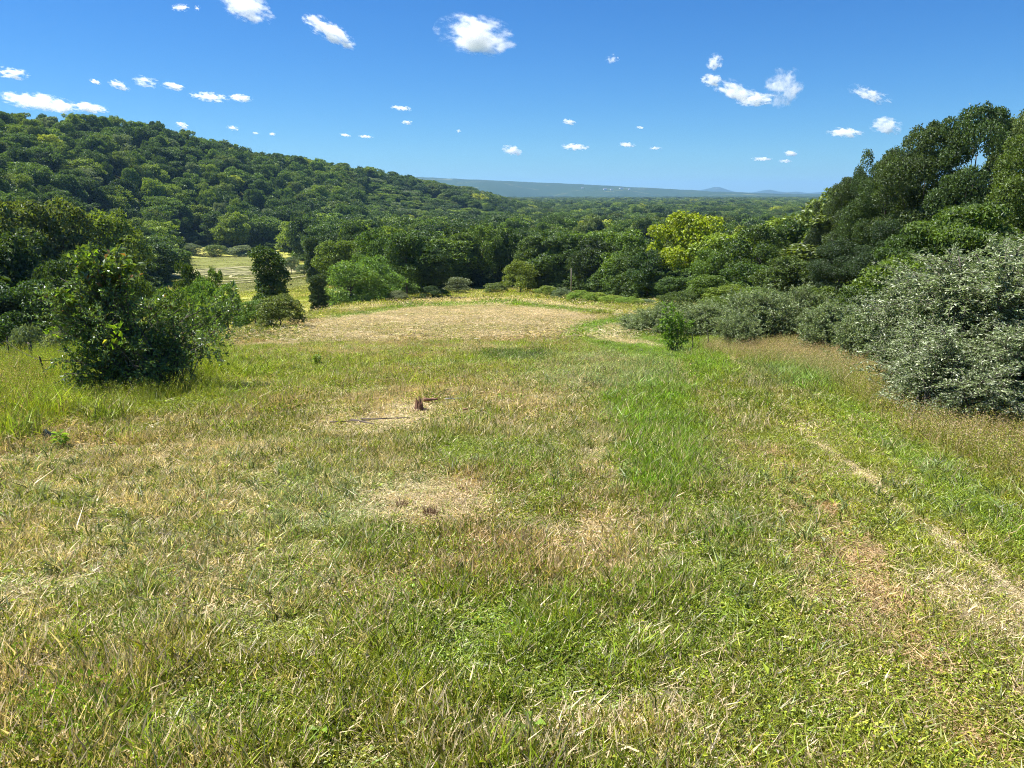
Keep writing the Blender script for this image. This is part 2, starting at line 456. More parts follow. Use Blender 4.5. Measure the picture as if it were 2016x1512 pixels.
    mixdry(side * .9, .25 + (n3 - .5) * .5); mixt(side, G_OL * 1.25)
    # a mottled fringe softens the near edge of the hay
    m = line(px, row, [(450, 692), (700, 684), (950, 680), (1120, 664)], 14, 8); mixdry(m * sm((n2 + n1 - .85) * 4), .85)
    # mown strip bending round the hay field, with pale wheel lines
    m = line(px, row, [(1340, 690), (1190, 672), (1140, 655), (1200, 640), (1290, 632)], 26, 9); mixdry(m * .95, .03); mixt(m, G_BR * 1.0); mixh(m, .07)
    for pts, w0, w1 in [([(1250, 676), (1178, 664), (1170, 652), (1250, 638)], 6, 3), ([(1290, 680), (1222, 668), (1215, 656), (1262, 645)], 6, 3),
                        ([(660, 614), (800, 598), (950, 592), (1080, 600), (1180, 614), (1260, 622)], 3.2, 3.4), ([(850, 590), (1000, 590), (1140, 606), (1250, 618)], 1.2, 1.5)]:
        m = line(px, row, pts, w0, w1); mixdry(m * .8, .95); mixs(m, S_PALE)
    m = line(px, row, [(650, 628), (800, 604), (1000, 597), (1200, 618)], 3, 3); mixdry(m * .8, .05); mixt(m, G_BR)
    m = ell(px, row, 826, 808, 70, 16); mixh(m, .02); m = ell(px, row, 740, 838, 120, 18); mixh(m, .03); m = ell(px, row, 830, 990, 150, 45); mixh(m, .04)
    m = ell(px, row, 300, 790, 190, 30); mixh(m, .08); mixdry(m, .05)
    # second, striped field
    m = poly(px, row, FIELD2) * (r > 120); mixdry(m, .22); mixt(m, G_OL * np.array([.62, .66, 1.0])); mixs(m, S_PALE * .55); mixh(m, .06)
    # ground below the woods and the far plain
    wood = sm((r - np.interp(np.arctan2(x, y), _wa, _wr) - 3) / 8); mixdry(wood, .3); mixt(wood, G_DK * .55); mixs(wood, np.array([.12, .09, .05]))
    fld = sm((fnoise(x, y, 420, 71, 2) - .56) * 18) * sm((r - 2300) / 300)
    mixdry(fld, .5); mixt(fld, G_LIME * .75)
    return dict(dry=np.clip(dry, 0, 1.0), tint=np.clip(tint, 0, 1), straw=np.clip(straw, 0, 1), h=hgt, px=px, row=row, r=r,
                tan=tan, lw=lw, lg=lg)

# ------------------------------------------------------------------ ground sheet
def build_ground():
    azs = np.concatenate([np.linspace(-180, -62, 30)[:-1], np.linspace(-62, -38, 40)[:-1], np.linspace(-38, 38, 420), np.linspace(38, 62, 40)[1:], np.linspace(62, 180, 30)[1:-1]])
    rs = np.concatenate([[0.0], np.geomspace(0.7, 16000, 400)])
    A, RR = np.meshgrid(np.radians(azs), rs)
    X = RR * np.sin(A); Y = RR * np.cos(A); Z = H(X, Y)
    nr, na = X.shape
    V = np.stack([X, Y, Z], -1).reshape(-1, 3)
    i = np.arange(nr - 1)[:, None] * na; j = np.arange(na)[None, :]; k = (j + 1) % na
    F = np.stack([i + j, i + k, i + na + k, i + na + j], -1).reshape(-1, 4)[:, ::-1]
    m, nt, out = newmat('ground_turf'); L = nt.links
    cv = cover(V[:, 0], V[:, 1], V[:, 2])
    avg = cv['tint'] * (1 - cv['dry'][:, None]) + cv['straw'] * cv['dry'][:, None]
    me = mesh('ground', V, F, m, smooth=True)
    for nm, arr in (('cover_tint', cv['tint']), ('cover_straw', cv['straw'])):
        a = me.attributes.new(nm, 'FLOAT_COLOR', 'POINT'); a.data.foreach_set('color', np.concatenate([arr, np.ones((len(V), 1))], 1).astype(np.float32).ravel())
    a = me.attributes.new('cover_dry', 'FLOAT', 'POINT'); a.data.foreach_set('value', cv['dry'].astype(np.float32))
    g = N(nt, 'ShaderNodeNewGeometry')
    at_ = N(nt, 'ShaderNodeAttribute', attribute_name='cover_tint'); as_ = N(nt, 'ShaderNodeAttribute', attribute_name='cover_straw'); ad = N(nt, 'ShaderNodeAttribute', attribute_name='cover_dry')
    n1 = N(nt, 'ShaderNodeTexNoise'); n1.inputs['Scale'].default_value = 9; n1.inputs['Detail'].default_value = 8; n1.inputs['Roughness'].default_value = .75
    n2 = N(nt, 'ShaderNodeTexNoise'); n2.inputs['Scale'].default_value = .55; n2.inputs['Detail'].default_value = 7; n2.inputs['Roughness'].default_value = .7
    n3 = N(nt, 'ShaderNodeTexNoise'); n3.inputs['Scale'].default_value = 45; n3.inputs['Detail'].default_value = 4
    for n in (n1, n2, n3): L.new(g.outputs['Position'], n.inputs['Vector'])
    d = math_(nt, 'ADD', ad.outputs['Fac'], math_(nt, 'MULTIPLY', math_(nt, 'SUBTRACT', n1.outputs[0], .5), 1.6))
    d = math_(nt, 'ADD', d, math_(nt, 'MULTIPLY', math_(nt, 'SUBTRACT', n2.outputs[0], .5), 1.1))
    cr = N(nt, 'ShaderNodeClamp'); L.new(d, cr.inputs[0])
    c = mixc(nt, cr.outputs[0], at_.outputs['Color'], as_.outputs['Color'])
    # bare earth and dark thatch between the plants, shade deepened in their colour
    e = N(nt, 'ShaderNodeValToRGB'); e.color_ramp.elements[0].position = .38; e.color_ramp.elements[1].position = .62
    L.new(n3.outputs[0], e.inputs[0])
    ps = N(nt, 'ShaderNodeVectorMath', operation='LENGTH'); L.new(g.outputs['Position'], ps.inputs[0])
    near = N(nt, 'ShaderNodeMapRange'); near.inputs['From Min'].default_value = 30; near.inputs['From Max'].default_value = 110; near.inputs['To Min'].default_value = .92; near.inputs['To Max'].default_value = .16
    L.new(ps.outputs['Value'], near.inputs[0])
    c = mixc(nt, math_(nt, 'MULTIPLY', near.outputs[0], math_(nt, 'SUBTRACT', 1.0, math_(nt, 'MULTIPLY', e.outputs[0], .6))), c, (0.055, 0.042, 0.022))
    b = N(nt, 'ShaderNodeBump'); b.inputs['Strength'].default_value = .7; b.inputs['Distance'].default_value = .12; L.new(n1.outputs[0], b.inputs['Height'])
    bs = N(nt, 'ShaderNodeBsdfPrincipled'); bs.inputs['Roughness'].default_value = 1; bs.inputs['Specular IOR Level'].default_value = .05
    L.new(c, bs.inputs['Base Color']); L.new(b.outputs[0], bs.inputs['Normal']); L.new(bs.outputs[0], out.inputs[0])
    o = obj('ground', me); tag(o, 'sloping hillside meadow running down into the wooded valley', kind='structure')
build_ground()

# ------------------------------------------------------------------ far ridges (mesh hills with their own depth)
def ridge(name, label, pts, dist, depth, base, seed, col, col2):
    base = -26
    pa = np.array([px_az(p, r) for p, r in pts]); pe = np.array([math.tan(elev(p, r)) for p, r in pts])
    az = np.linspace(pa[0], pa[-1], 420)
    u = np.linspace(-1, 1, 33)
    A, U = np.meshgrid(az, u)
    Rr = dist + U * depth * (1 + .25 * np.sin(A * 40 + seed))
    top = EYE + dist * np.interp(A, pa, pe)
    X = Rr * np.sin(A); Y = Rr * np.cos(A)
    s = (1 - np.abs(U) ** 1.6)
    Z = base + (top - base) * s * (0.94 + .08 * fnoise(X, Y, 700, seed)) + (fnoise(X, Y, 90, seed + 3) - .5) * 9 * s
    ends = sm((A - az[0]) / .02) * sm((az[-1] - A) / .02)
    Z = base + (Z - base) * ends
    na = len(az); V = np.stack([X, Y, Z], -1).reshape(-1, 3)
    i = np.arange(len(u) - 1)[:, None] * na; j = np.arange(na - 1)[None, :]
    F = np.stack([i + j, i + j + 1, i + na + j + 1, i + na + j], -1).reshape(-1, 4)[:, ::-1]
    m, nt, out = newmat(name); L = nt.links
    g = N(nt, 'ShaderNodeNewGeometry'); n1 = N(nt, 'ShaderNodeTexNoise'); n1.inputs['Scale'].default_value = .0035; n1.inputs['Detail'].default_value = 8; n1.inputs['Roughness'].default_value = .7
    L.new(g.outputs['Position'], n1.inputs['Vector'])
    cr = N(nt, 'ShaderNodeValToRGB'); cr.color_ramp.elements[0].position = .56; cr.color_ramp.elements[1].position = .66; L.new(n1.outputs[0], cr.inputs[0])
    c = mixc(nt, cr.outputs[0], col, col2)
    bs = N(nt, 'ShaderNodeBsdfDiffuse'); L.new(c, bs.inputs[0])
    b = N(nt, 'ShaderNodeBump'); b.inputs['Strength'].default_value = 1; b.inputs['Distance'].default_value = 30; L.new(n1.outputs[0], b.inputs['Height']); L.new(b.outputs[0], bs.inputs['Normal'])
    L.new(bs.outputs[0], out.inputs[0])
    o = obj('hills', mesh(name, V, F, m, smooth=True)); tag(o, label, kind='structure')
    return X, Y, Z

RIDGE = ridge('long_ridge', 'long low wooded ridge fading to blue on the horizon',
      [(300, 330), (600, 334), (740, 340), (800, 346), (870, 350), (1000, 356), (1150, 363), (1300, 371), (1400, 377), (1520, 381), (1700, 383)], 6500, 1500, -42, 3, (0.035, 0.06, 0.022), (0.15, 0.16, 0.06))
ridge('knob_hills', 'row of small blue knob hills on the far horizon',
      [(1250, 381), (1360, 377), (1385, 373), (1405, 368), (1418, 368), (1432, 373), (1450, 378), (1480, 379), (1500, 375), (1516, 373), (1532, 377), (1550, 379), (1568, 377), (1590, 380), (1620, 378), (1700, 378), (1850, 377), (2100, 380), (2400, 381)],
      12000, 1500, -42, 9, (0.032, 0.055, 0.022), (0.14, 0.15, 0.06))

# ------------------------------------------------------------------ foliage builders
M_FOL = leafmat('tree_leaves', source='OBJ', var=.5, trans=.40, gloss=.03, rough=.5)
M_FOR = leafmat('forest_leaves', source='INST', var=.45, trans=.30, gloss=.03, rough=.5)
M_BARK = barkmat('bark_dark', (0.045, 0.036, 0.028), (0.11, 0.09, 0.07))
M_BARKP = barkmat('bark_pale', (0.22, 0.20, 0.17), (0.42, 0.39, 0.33))

def lobes_style(style, rg):
    """lobes (x, y, z, r, rz) in a crown 1 wide (x,y in -.5...5) and 1 tall (z 0..1)"""
    out = []
    if style in ('round', 'loose', 'tall'):
        n = {'round': 34, 'loose': 30, 'tall': 38}[style]
        z0 = {'round': .10, 'loose': .08, 'tall': .03}[style]
        for i in range(n):
            d = unit(rg.normal(size=3)); d[2] = d[2] * .9 + .15
            k = rg.uniform(.25, 1) ** .45
            r = rg.uniform(.10, .19) * (1.0 if style != 'loose' else .85)
            c = np.array([d[0] * .40 * k, d[1] * .40 * k, z0 + (1 - z0) * (.5 + .42 * d[2] * k)])
            out.append((*c, r, r * rg.uniform(.7, 1.0) * (.62 if style == 'tall' else 1)))
        for i in range(9):
            a = rg.uniform(0, 2 * np.pi); q = rg.uniform(0, .3)
            out.append((q * np.cos(a), q * np.sin(a), rg.uniform(.86, .95), rg.uniform(.06, .10), rg.uniform(.05, .09)))
    elif style == 'column':
        for i in range(26):
            a = rg.uniform(0, 2 * np.pi); z = (i + .5) / 26
            q = .22 * (1 - .5 * max(0, z - .6)) * rg.uniform(.4, 1)
            out.append((q * np.cos(a), q * np.sin(a), .05 + .9 * z, rg.uniform(.24, .36) * (1 - .4 * max(0, z - .7)), rg.uniform(.09, .14)))
    elif style == 'mound':
        for i in range(34):
            a = rg.uniform(0, 2 * np.pi); e = rg.uniform(0, 1)
            q = .38 * np.cos(e * 1.4); z = .15 + .65 * np.sin(e * 1.5)
            out.append((q * np.cos(a), q * np.sin(a), z * rg.uniform(.75, 1.12), rg.uniform(.08, .16), rg.uniform(.09, .17)))
        for i in range(10):
            a = rg.uniform(0, 2 * np.pi); out.append((.28 * np.cos(a), .28 * np.sin(a), .12, .2, .14))
    elif style == 'layered':
        for i in range(34):
            a = rg.uniform(0, 2 * np.pi); z = rg.uniform(.12, .95)
            q = .42 * math.sqrt(1 - (z - .1) ** 2 * .9) * rg.uniform(.3, 1)
            out.append((q * np.cos(a), q * np.sin(a), z, rg.uniform(.12, .2), rg.uniform(.035, .06)))
    elif style == 'shrub':
        for i in range(40):
            a = rg.uniform(0, 2 * np.pi); e = rg.uniform(0, 1) ** .8
            q = .40 * np.cos(e * 1.3) * rg.uniform(.6, 1); z = .05 + .83 * np.sin(e * 1.5) * rg.uniform(.75, 1)
            out.append((q * np.cos(a), q * np.sin(a), z, rg.uniform(.08, .15), rg.uniform(.10, .17)))
    return np.array(out)

def foliage(lobes, n, leaf, rg, aspect=.6, shell=.3, up=.25, outw=1.0, jitter=.9, droop=0.0):
    """lobes in metres (x,y,z,r,rz) -> leaf mesh arrays.  n leaves shared by lobe area"""
    Lb = np.asarray(lobes, float)
    wgt = Lb[:, 3] * (Lb[:, 3] + Lb[:, 4]); pick = rg.choice(len(Lb), n, p=wgt / wgt.sum())
    d = unit(rg.normal(size=(n, 3))); flip = (d[:, 2] < -.35) & (rg.random(n) < .5); d[flip, 2] *= -1
    # bumpy lobe surface
    bump = 1 + .22 * np.sin(d[:, 0] * 9 + pick * 1.7) * np.sin(d[:, 1] * 8 + pick) * np.cos(d[:, 2] * 7 + pick * .6)
    k = (1 - shell * rg.random(n) ** 1.5) * bump
    rad = np.stack([Lb[pick, 3], Lb[pick, 3], Lb[pick, 4]], 1)
    P = Lb[pick, :3] + d * rad * k[:, None]
    # drop leaves buried in neighbouring lobes
    inside = np.zeros(n, bool)
    for l in range(len(Lb)):
        q = (P - Lb[l, :3]) / np.array([Lb[l, 3], Lb[l, 3], Lb[l, 4]])
        inside |= ((q ** 2).sum(1) < .45) & (pick != l)
    keep = ~inside; P = P[keep]; d = d[keep]; n = len(P)
    Nn = unit(d * outw + rg.normal(size=(n, 3)) * jitter + [0, 0, up])
    D = unit(np.cross(Nn, rg.normal(size=(n, 3)))); D[:, 2] -= droop; D = unit(D)
    s = leaf * rg.uniform(.65, 1.3, n)
    return leaves(P, D, Nn, s, s * aspect)

def branches(base, lobes, rg, r0, nlimb=8, sides=6, z_split=.35, lean=.05):
    """trunk + limbs reaching the lobe centres"""
    Lb = np.asarray(lobes, float); top = Lb[:, 2].max(); ctr = np.average(Lb[:, :2], axis=0, weights=Lb[:, 3])
    parts = []
    pts = []
    for t in np.linspace(0, 1, 8):
        z = base[2] + (top * .82 - base[2]) * t
        pts.append([base[0] + (ctr[0] - base[0]) * t + rg.normal() * lean * (t > 0) , base[1] + (ctr[1] - base[1]) * t + rg.normal() * lean * (t > 0), z])
    pts = np.array(pts); parts.append(tube(pts, r0 * np.linspace(1.15, .18, 8), sides))
    idx = rg.choice(len(Lb), min(nlimb, len(Lb)), replace=False)
    for i in idx:
        tgt = Lb[i, :3]; t0 = rg.uniform(z_split, .8); k = t0 * 7; a = int(k); s = pts[a] + (pts[min(a+1, 7)] - pts[a]) * (k - a)
        mid = (s + tgt) / 2 + rg.normal(size=3) * .04 * np.linalg.norm(tgt - s) - [0, 0, .1 * np.linalg.norm(tgt - s)]
        q = np.array([s, (s + mid) / 2 + rg.normal(size=3) * .01, mid, (mid + tgt) / 2, tgt])
        parts.append(tube(q, r0 * (1 - t0 * .7) * np.array([.5, .42, .32, .2, .08]), 5))
    return join(parts)

# prototype trees, 10 m tall / 9 m wide, shared by many individuals
class Proto: pass
def make_proto(name, style, n, leaf, seed, w=9.0, h=10.0, base_z=0.0, trunk=.18, leafmat_=None, aspect=.65, up=.25):
    rg = np.random.default_rng(seed); P = Proto()
    Lb = lobes_style(style, rg) * np.array([w, w, h, w, h])
    Lb[:, 4] = np.where(True, Lb[:, 4] * .9, 0)
    V, F = foliage(Lb, n, leaf, rg, aspect=aspect, up=up)
    P.crown = mesh(name + '_crown', V, F, leafmat_ or M_FOL)
    V2, F2 = branches((0, 0, -.6), Lb, rg, trunk, nlimb=9)
    P.trunk = mesh(name + '_trunk', V2, F2, M_BARK, smooth=True)
    P.w, P.h = float(np.ptp(V[:, 0])), float(V[:, 2].max())
    P.tm = (V, F, V2, F2)
    return P

PR = {
    'round': [make_proto('round_tree', 'round', 15000, .34, s) for s in (1, 2, 3)],
    'tall': [make_proto('tall_tree', 'tall', 15000, .34, s) for s in (4, 5)],
    'loose': [make_proto('loose_tree', 'loose', 9500, .33, s) for s in (6, 7)],
    'column': [make_proto('vine_column', 'column', 24000, .23, 8, w=4, h=9)],
    'mound': [make_proto('vine_mound', 'mound', 14000, .26, s, w=9, h=6) for s in (9, 10)],
    'shrub': [make_proto('shrub', 'shrub', 9000, .16, s, w=5, h=4, trunk=.07) for s in (11, 12, 13)],
    'layered': [make_proto('layered_tree', 'layered', 26000, .20, s, w=8, h=6, trunk=.12, up=1.2) for s in (14,)],
}
GR = {'oak': (.074, .122, .021), 'deep': (.050, .086, .018), 'mid': (.105, .165, .024), 'light': (.165, .225, .028), 'yellow': (.27, .30, .022),
      'olive': (.12, .16, .036), 'grey': (.15, .19, .10), 'vine': (.13, .225, .04), 'silver': (.20, .235, .17)}

GR = {k: tuple(c * 1.13 for c in v) for k, v in GR.items()}

def place(style, v, px, dist, toprow, wpx, colour, label, cat='tree', group=None, name=None, rz=None, baserow=None, trunkmat=None):
    P = PR[style][v % len(PR[style])]
    x, y, z = at(px, dist)
    top = wpos(px, toprow, dist)[2]
    h = max(top - z, .6); wd = wpx / FPX * dist
    e = empty(name or ('tree' if cat == 'tree' else 'bush'), (x, y, z), rz if rz is not None else random.uniform(0, 6.28), (wd / P.w, wd / P.w, h / P.h))
    c = obj('crown' if cat == 'tree' else 'foliage', P.crown, e)
    g = GR[colour] if isinstance(colour, str) else colour
    k = random.uniform(.88, 1.12); c.color = (g[0] * k * random.uniform(.92, 1.1), g[1] * k, g[2] * k, 1)
    obj('trunk' if cat == 'tree' else 'stem', P.trunk, e)
    tag(e, label, cat, group)
    return e

TREES = []   # (x, y, radius) taken ground, so that the fill wood keeps clear
def T(style, v, px, dist, toprow, wpx, colour, label, cat='tree', group=None, name=None):
    e = place(style, v, px, dist, toprow, wpx, colour, label, cat, group, name)
    TREES.append((e.location[0], e.location[1], wpx / FPX * dist * .45))
    return e

GE = 'trees edging the hay field'
# middle wood edge, left to right
T('mound', 0, 690, 92, 508, 150, 'vine', 'broad pale green mound of vines left of the dark wood edge', 'vine thicket', name='vine_mound')
T('mound', 1, 740, 96, 500, 130, 'vine', 'vine covered mound just right of the broad pale one', 'vine thicket', name='vine_mound')
T('column', 0, 627, 84, 536, 44, 'deep', 'short dark vine column at the left foot of the vine mound', 'tree', name='vine_column')
T('column', 0, 530, 84, 478, 84, 'oak', 'dark ivy wrapped column tree standing alone before the striped field', 'tree', name='vine_column')
T('column', 0, 618, 165, 462, 36, 'deep', 'narrow dark column tree at the right end of the striped field', 'tree', name='vine_column')
T('round', 0, 672, 140, 470, 110, 'mid', 'rounded green tree rising behind the vine mound', 'tree', GE)
T('round', 1, 800, 104, 452, 105, 'oak', 'dark broad tree directly right of the vine mounds', 'tree', GE)
T('tall', 0, 738, 128, 448, 90, 'mid', 'mid green tree above the right vine mound', 'tree', GE)
T('tall', 1, 850, 104, 480, 75, 'deep', 'very dark narrow tree at the corner of the hay field', 'tree', GE)
T('round', 2, 905, 136, 455, 95, 'mid', 'rounded tree behind the grey shrub of the far field edge', 'tree', GE)
T('loose', 0, 950, 138, 438, 90, 'mid', 'tall loose crowned tree behind the far field edge', 'tree', GE)
T('tall', 0, 1000, 140, 445, 80, 'oak', 'dark upright tree left of the small yellowish tree', 'tree', GE)
T('round', 0, 1060, 134, 462, 100, 'oak', 'dark tree right behind the small yellowish tree', 'tree', GE)
T('tall', 1, 1115, 128, 455, 85, 'oak', 'dark tree behind the pale bare trunk', 'tree', GE)
T('round', 1, 1165, 120, 462, 100, 'deep', 'darkest broad tree in the middle of the far edge', 'tree', GE)
T('loose', 1, 1225, 114, 448, 110, 'mid', 'open crowned green tree left of the yellow tree', 'tree', GE)
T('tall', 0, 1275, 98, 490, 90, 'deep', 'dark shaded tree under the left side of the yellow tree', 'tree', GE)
T('round', 2, 1345, 101, 413, 170, (.27, .33, .022), 'large domed tree with bright yellow green crown', 'tree')
T('round', 0, 1335, 90, 545, 90, 'oak', 'dark tree standing below the yellow dome', 'tree', GE)
T('loose', 0, 1400, 92, 488, 90, 'mid', 'green tree at the right foot of the yellow dome', 'tree', GE)
T('round', 1, 1475, 112, 440, 130, 'light', 'light green broad tree right of the yellow dome', 'tree')
T('loose', 1, 1545, 118, 428, 110, 'light', 'light loose tree between the yellow dome and the tall dark trees', 'tree')
T('shrub', 0, 1025, 122, 508, 84, 'light', 'small yellowish green tree at the far field edge', 'tree', name='small_tree')
T('round', 0, 1395, 66, 540, 100, 'mid', 'dark green bushy tree behind the thicket where the track bends', 'tree')
T('round', 2, 1470, 72, 515, 120, 'oak', 'dark rounded tree behind the grey green bushes', 'tree')
T('loose', 1, 1440, 55, 560, 90, 'light', 'yellow green young tree above the grey green bushes', 'tree', name='small_tree')
T('round', 1, 1545, 62, 500, 120, 'oak', 'dark tree left below the tall dark trees', 'tree')
T('mound', 0, 1340, 58, 570, 110, 'oak', 'dark low thicket behind the sapling', 'bush', name='thicket')
T('mound', 1, 1620, 50, 560, 150, 'mid', 'green thicket at the foot of the tall dark trees', 'bush', name='thicket')
T('round', 1, 198, 455, 318, 46, 'yellow', 'yellowish tree standing out on the slope of the wooded hill')
# shrubs along the far edge
for i, (px, d, tr, wp, c, lab) in enumerate([
    (900, 122, 543, 66, 'grey', 'grey green domed shrub at the far field edge'),
    (848, 100, 562, 46, 'deep', 'dark low bush below the corner tree of the hay field'),
    (870, 103, 568, 40, 'mid', 'green bush right beside the dark corner bush'),
    (975, 122, 556, 60, 'olive', 'olive shrub left of the small yellowish tree'),
    (1075, 106, 562, 56, 'light', 'light green shrub right of the small yellowish tree'),
    (1108, 101, 566, 50, 'grey', 'greyish shrub below the pale bare trunk'),
    (1145, 93, 570, 50, (.20, .28, .04), 'leafy light shrub in the hedge row, left end'),
    (1178, 90, 575, 50, (.20, .28, .04), 'leafy light shrub in the hedge row, second from left'),
    (1210, 87, 580, 48, (.20, .28, .04), 'leafy shrub in the hedge row, third from left'),
    (1242, 84, 584, 48, (.20, .28, .04), 'leafy light shrub in the hedge row, fourth from left'),
    (1274, 80, 590, 44, 'grey', 'greyish shrub at the right end of the hedge row'),
    (780, 92, 572, 50, 'grey', 'pale low bush at the foot of the vine mounds'),
    (575, 200, 503, 42, 'grey', 'round grey shrub right of the lone column tree'),
    (600, 190, 520, 40, 'grey', 'grey shrub on the right margin of the striped field'),
    (480, 335, 482, 60, 'grey', 'grey shrub at the far end of the striped field'),
    (430, 335, 480, 50, 'olive', 'olive shrub at the far left end of the striped field'),
    (350, 330, 480, 46, 'light', 'small light green shrub beside the patch of lawn'),
    (385, 335, 478, 44, 'grey', 'grey shrub right of the patch of lawn')]):
    T('shrub', i, px, d, tr, wp, c, lab, 'bush', 'shrubs along the field edges' if d < 150 else 'shrubs round the striped field')
# left middle ground
for i, (px, d, tr) in enumerate([(1162, 88, 577), (1195, 85, 582), (1228, 82, 586), (1258, 79, 590), (1130, 92, 575)]):
    T('shrub', i, px, d, tr, 40, (.21, .30, .04), ('low leafy weed bush before the hedge row, %s' % ('under its second shrub', 'under its third shrub', 'under its fourth shrub', 'at its right end', 'at its left end')[i]), 'bush', 'shrubs along the field edges')
T('shrub', 0, 545, 37, 577, 110, 'olive', 'olive bush at the left corner of the hay field', 'bush')
T('shrub', 1, 498, 42, 590, 80, 'mid', 'green bush left of the olive corner bush', 'bush')
T('shrub', 2, 440, 62, 555, 90, 'vine', 'vine tangled bush before the striped field', 'bush')
T('shrub', 0, 395, 66, 540, 90, 'vine', 'bright green tangled bush left of the striped field', 'bush')
T('loose', 0, 372, 70, 510, 60, 'oak', 'small dark tree rising from the green tangle', 'tree', name='small_tree')
T('loose', 1, 425, 74, 522, 40, 'mid', 'thin little tree rising from the tangle before the striped field', 'tree', name='small_tree')
T('shrub', 1, 330, 60, 560, 100, 'mid', 'bush half hidden behind the big left shrub', 'bush')
T('round', 1, 218, 135, 408, 132, 'light', 'big light green tree with the white house behind it', 'tree')
T('round', 0, 95, 105, 385, 190, 'olive', 'large olive tree above the left shrub', 'tree')
T('tall', 1, 20, 78, 445, 150, 'deep', 'dark tree at the left margin', 'tree')
T('loose', 0, 120, 72, 500, 120, 'deep', 'dark twiggy tree left of the big shrub', 'tree')
T('loose', 1, 45, 62, 545, 130, 'deep', 'low dark twiggy tree above the grassy hollow', 'tree')
T('round', 2, 180, 80, 480, 120, 'deep', 'shaded tree directly behind the big left shrub', 'tree')
T('mound', 0, 255, 88, 515, 100, 'mid', 'dark thicket between the big shrub and the striped field', 'bush', name='thicket')
T('shrub', 2, 115, 38, 622, 110, 'grey', 'pale grey green bush behind the wire fence', 'bush')
T('shrub', 0, 45, 43, 630, 100, 'grey', 'pale bush at the left margin behind the fence', 'bush')
T('round', 2, 325, 345, 402, 80, 'mid', 'green tree beyond the left end of the striped field', 'tree')
T('tall', 0, 470, 350, 415, 75, 'light', 'light green feathery tree beyond the striped field', 'tree')

# ------------------------------------------------------------------ tall dark trees on the right
M_BIG = leafmat('oak_leaves', source='OBJ', var=.55, trans=.38, gloss=.03, rough=.5)
PR['big'] = [make_proto('big_tree', 'tall', 62000, .165, s, w=9, h=13, trunk=.22, leafmat_=M_BIG) for s in (21, 22)]
PR['bigl'] = [make_proto('big_loose_tree', 'loose', 52000, .15, s, w=9, h=11, trunk=.2) for s in (23,)]
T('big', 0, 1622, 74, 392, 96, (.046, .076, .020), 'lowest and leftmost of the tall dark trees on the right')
T('big', 1, 1672, 66, 336, 130, (.066, .108, .024), 'dark tree stepping up second from the left on the right side')
T('big', 0, 1730, 60, 286, 160, (.066, .108, .024), 'dark tree with stepped outline third from the left on the right side')
T('big', 0, 1702, 64, 316, 125, (.066, .108, .024), 'dark tree filling the step between the second and third tall dark trees')
T('big', 1, 1800, 56, 236, 180, (.066, .108, .024), 'tall dark tree with glinting leaves left of the highest one')
T('big', 0, 1890, 54, 200, 200, (.066, .108, .024), 'highest dark tree on the right, its top against the sky')
T('bigl', 0, 1966, 60, 212, 140, 'olive', 'thin topped tree right of the highest dark tree')
T('bigl', 0, 2020, 38, 262, 190, (.115, .175, .03), 'lighter green tree at the right margin before the dark trees')
T('bigl', 0, 2130, 42, 230, 260, 'mid', 'green tree at the far right edge of the picture')
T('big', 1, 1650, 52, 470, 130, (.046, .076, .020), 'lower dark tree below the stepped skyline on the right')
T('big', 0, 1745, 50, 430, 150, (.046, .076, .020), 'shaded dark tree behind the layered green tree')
T('layered', 0, 1905, 30, 396, 290, (.10, .155, .022), 'spreading tree with flat layered green foliage above the silver bush')
T('layered', 0, 1795, 31, 455, 200, (.085, .14, .024), 'lower layered green tree left of the spreading one')
T('layered', 0, 2080, 28, 420, 280, (.09, .15, .024), 'layered green tree cut by the right margin')

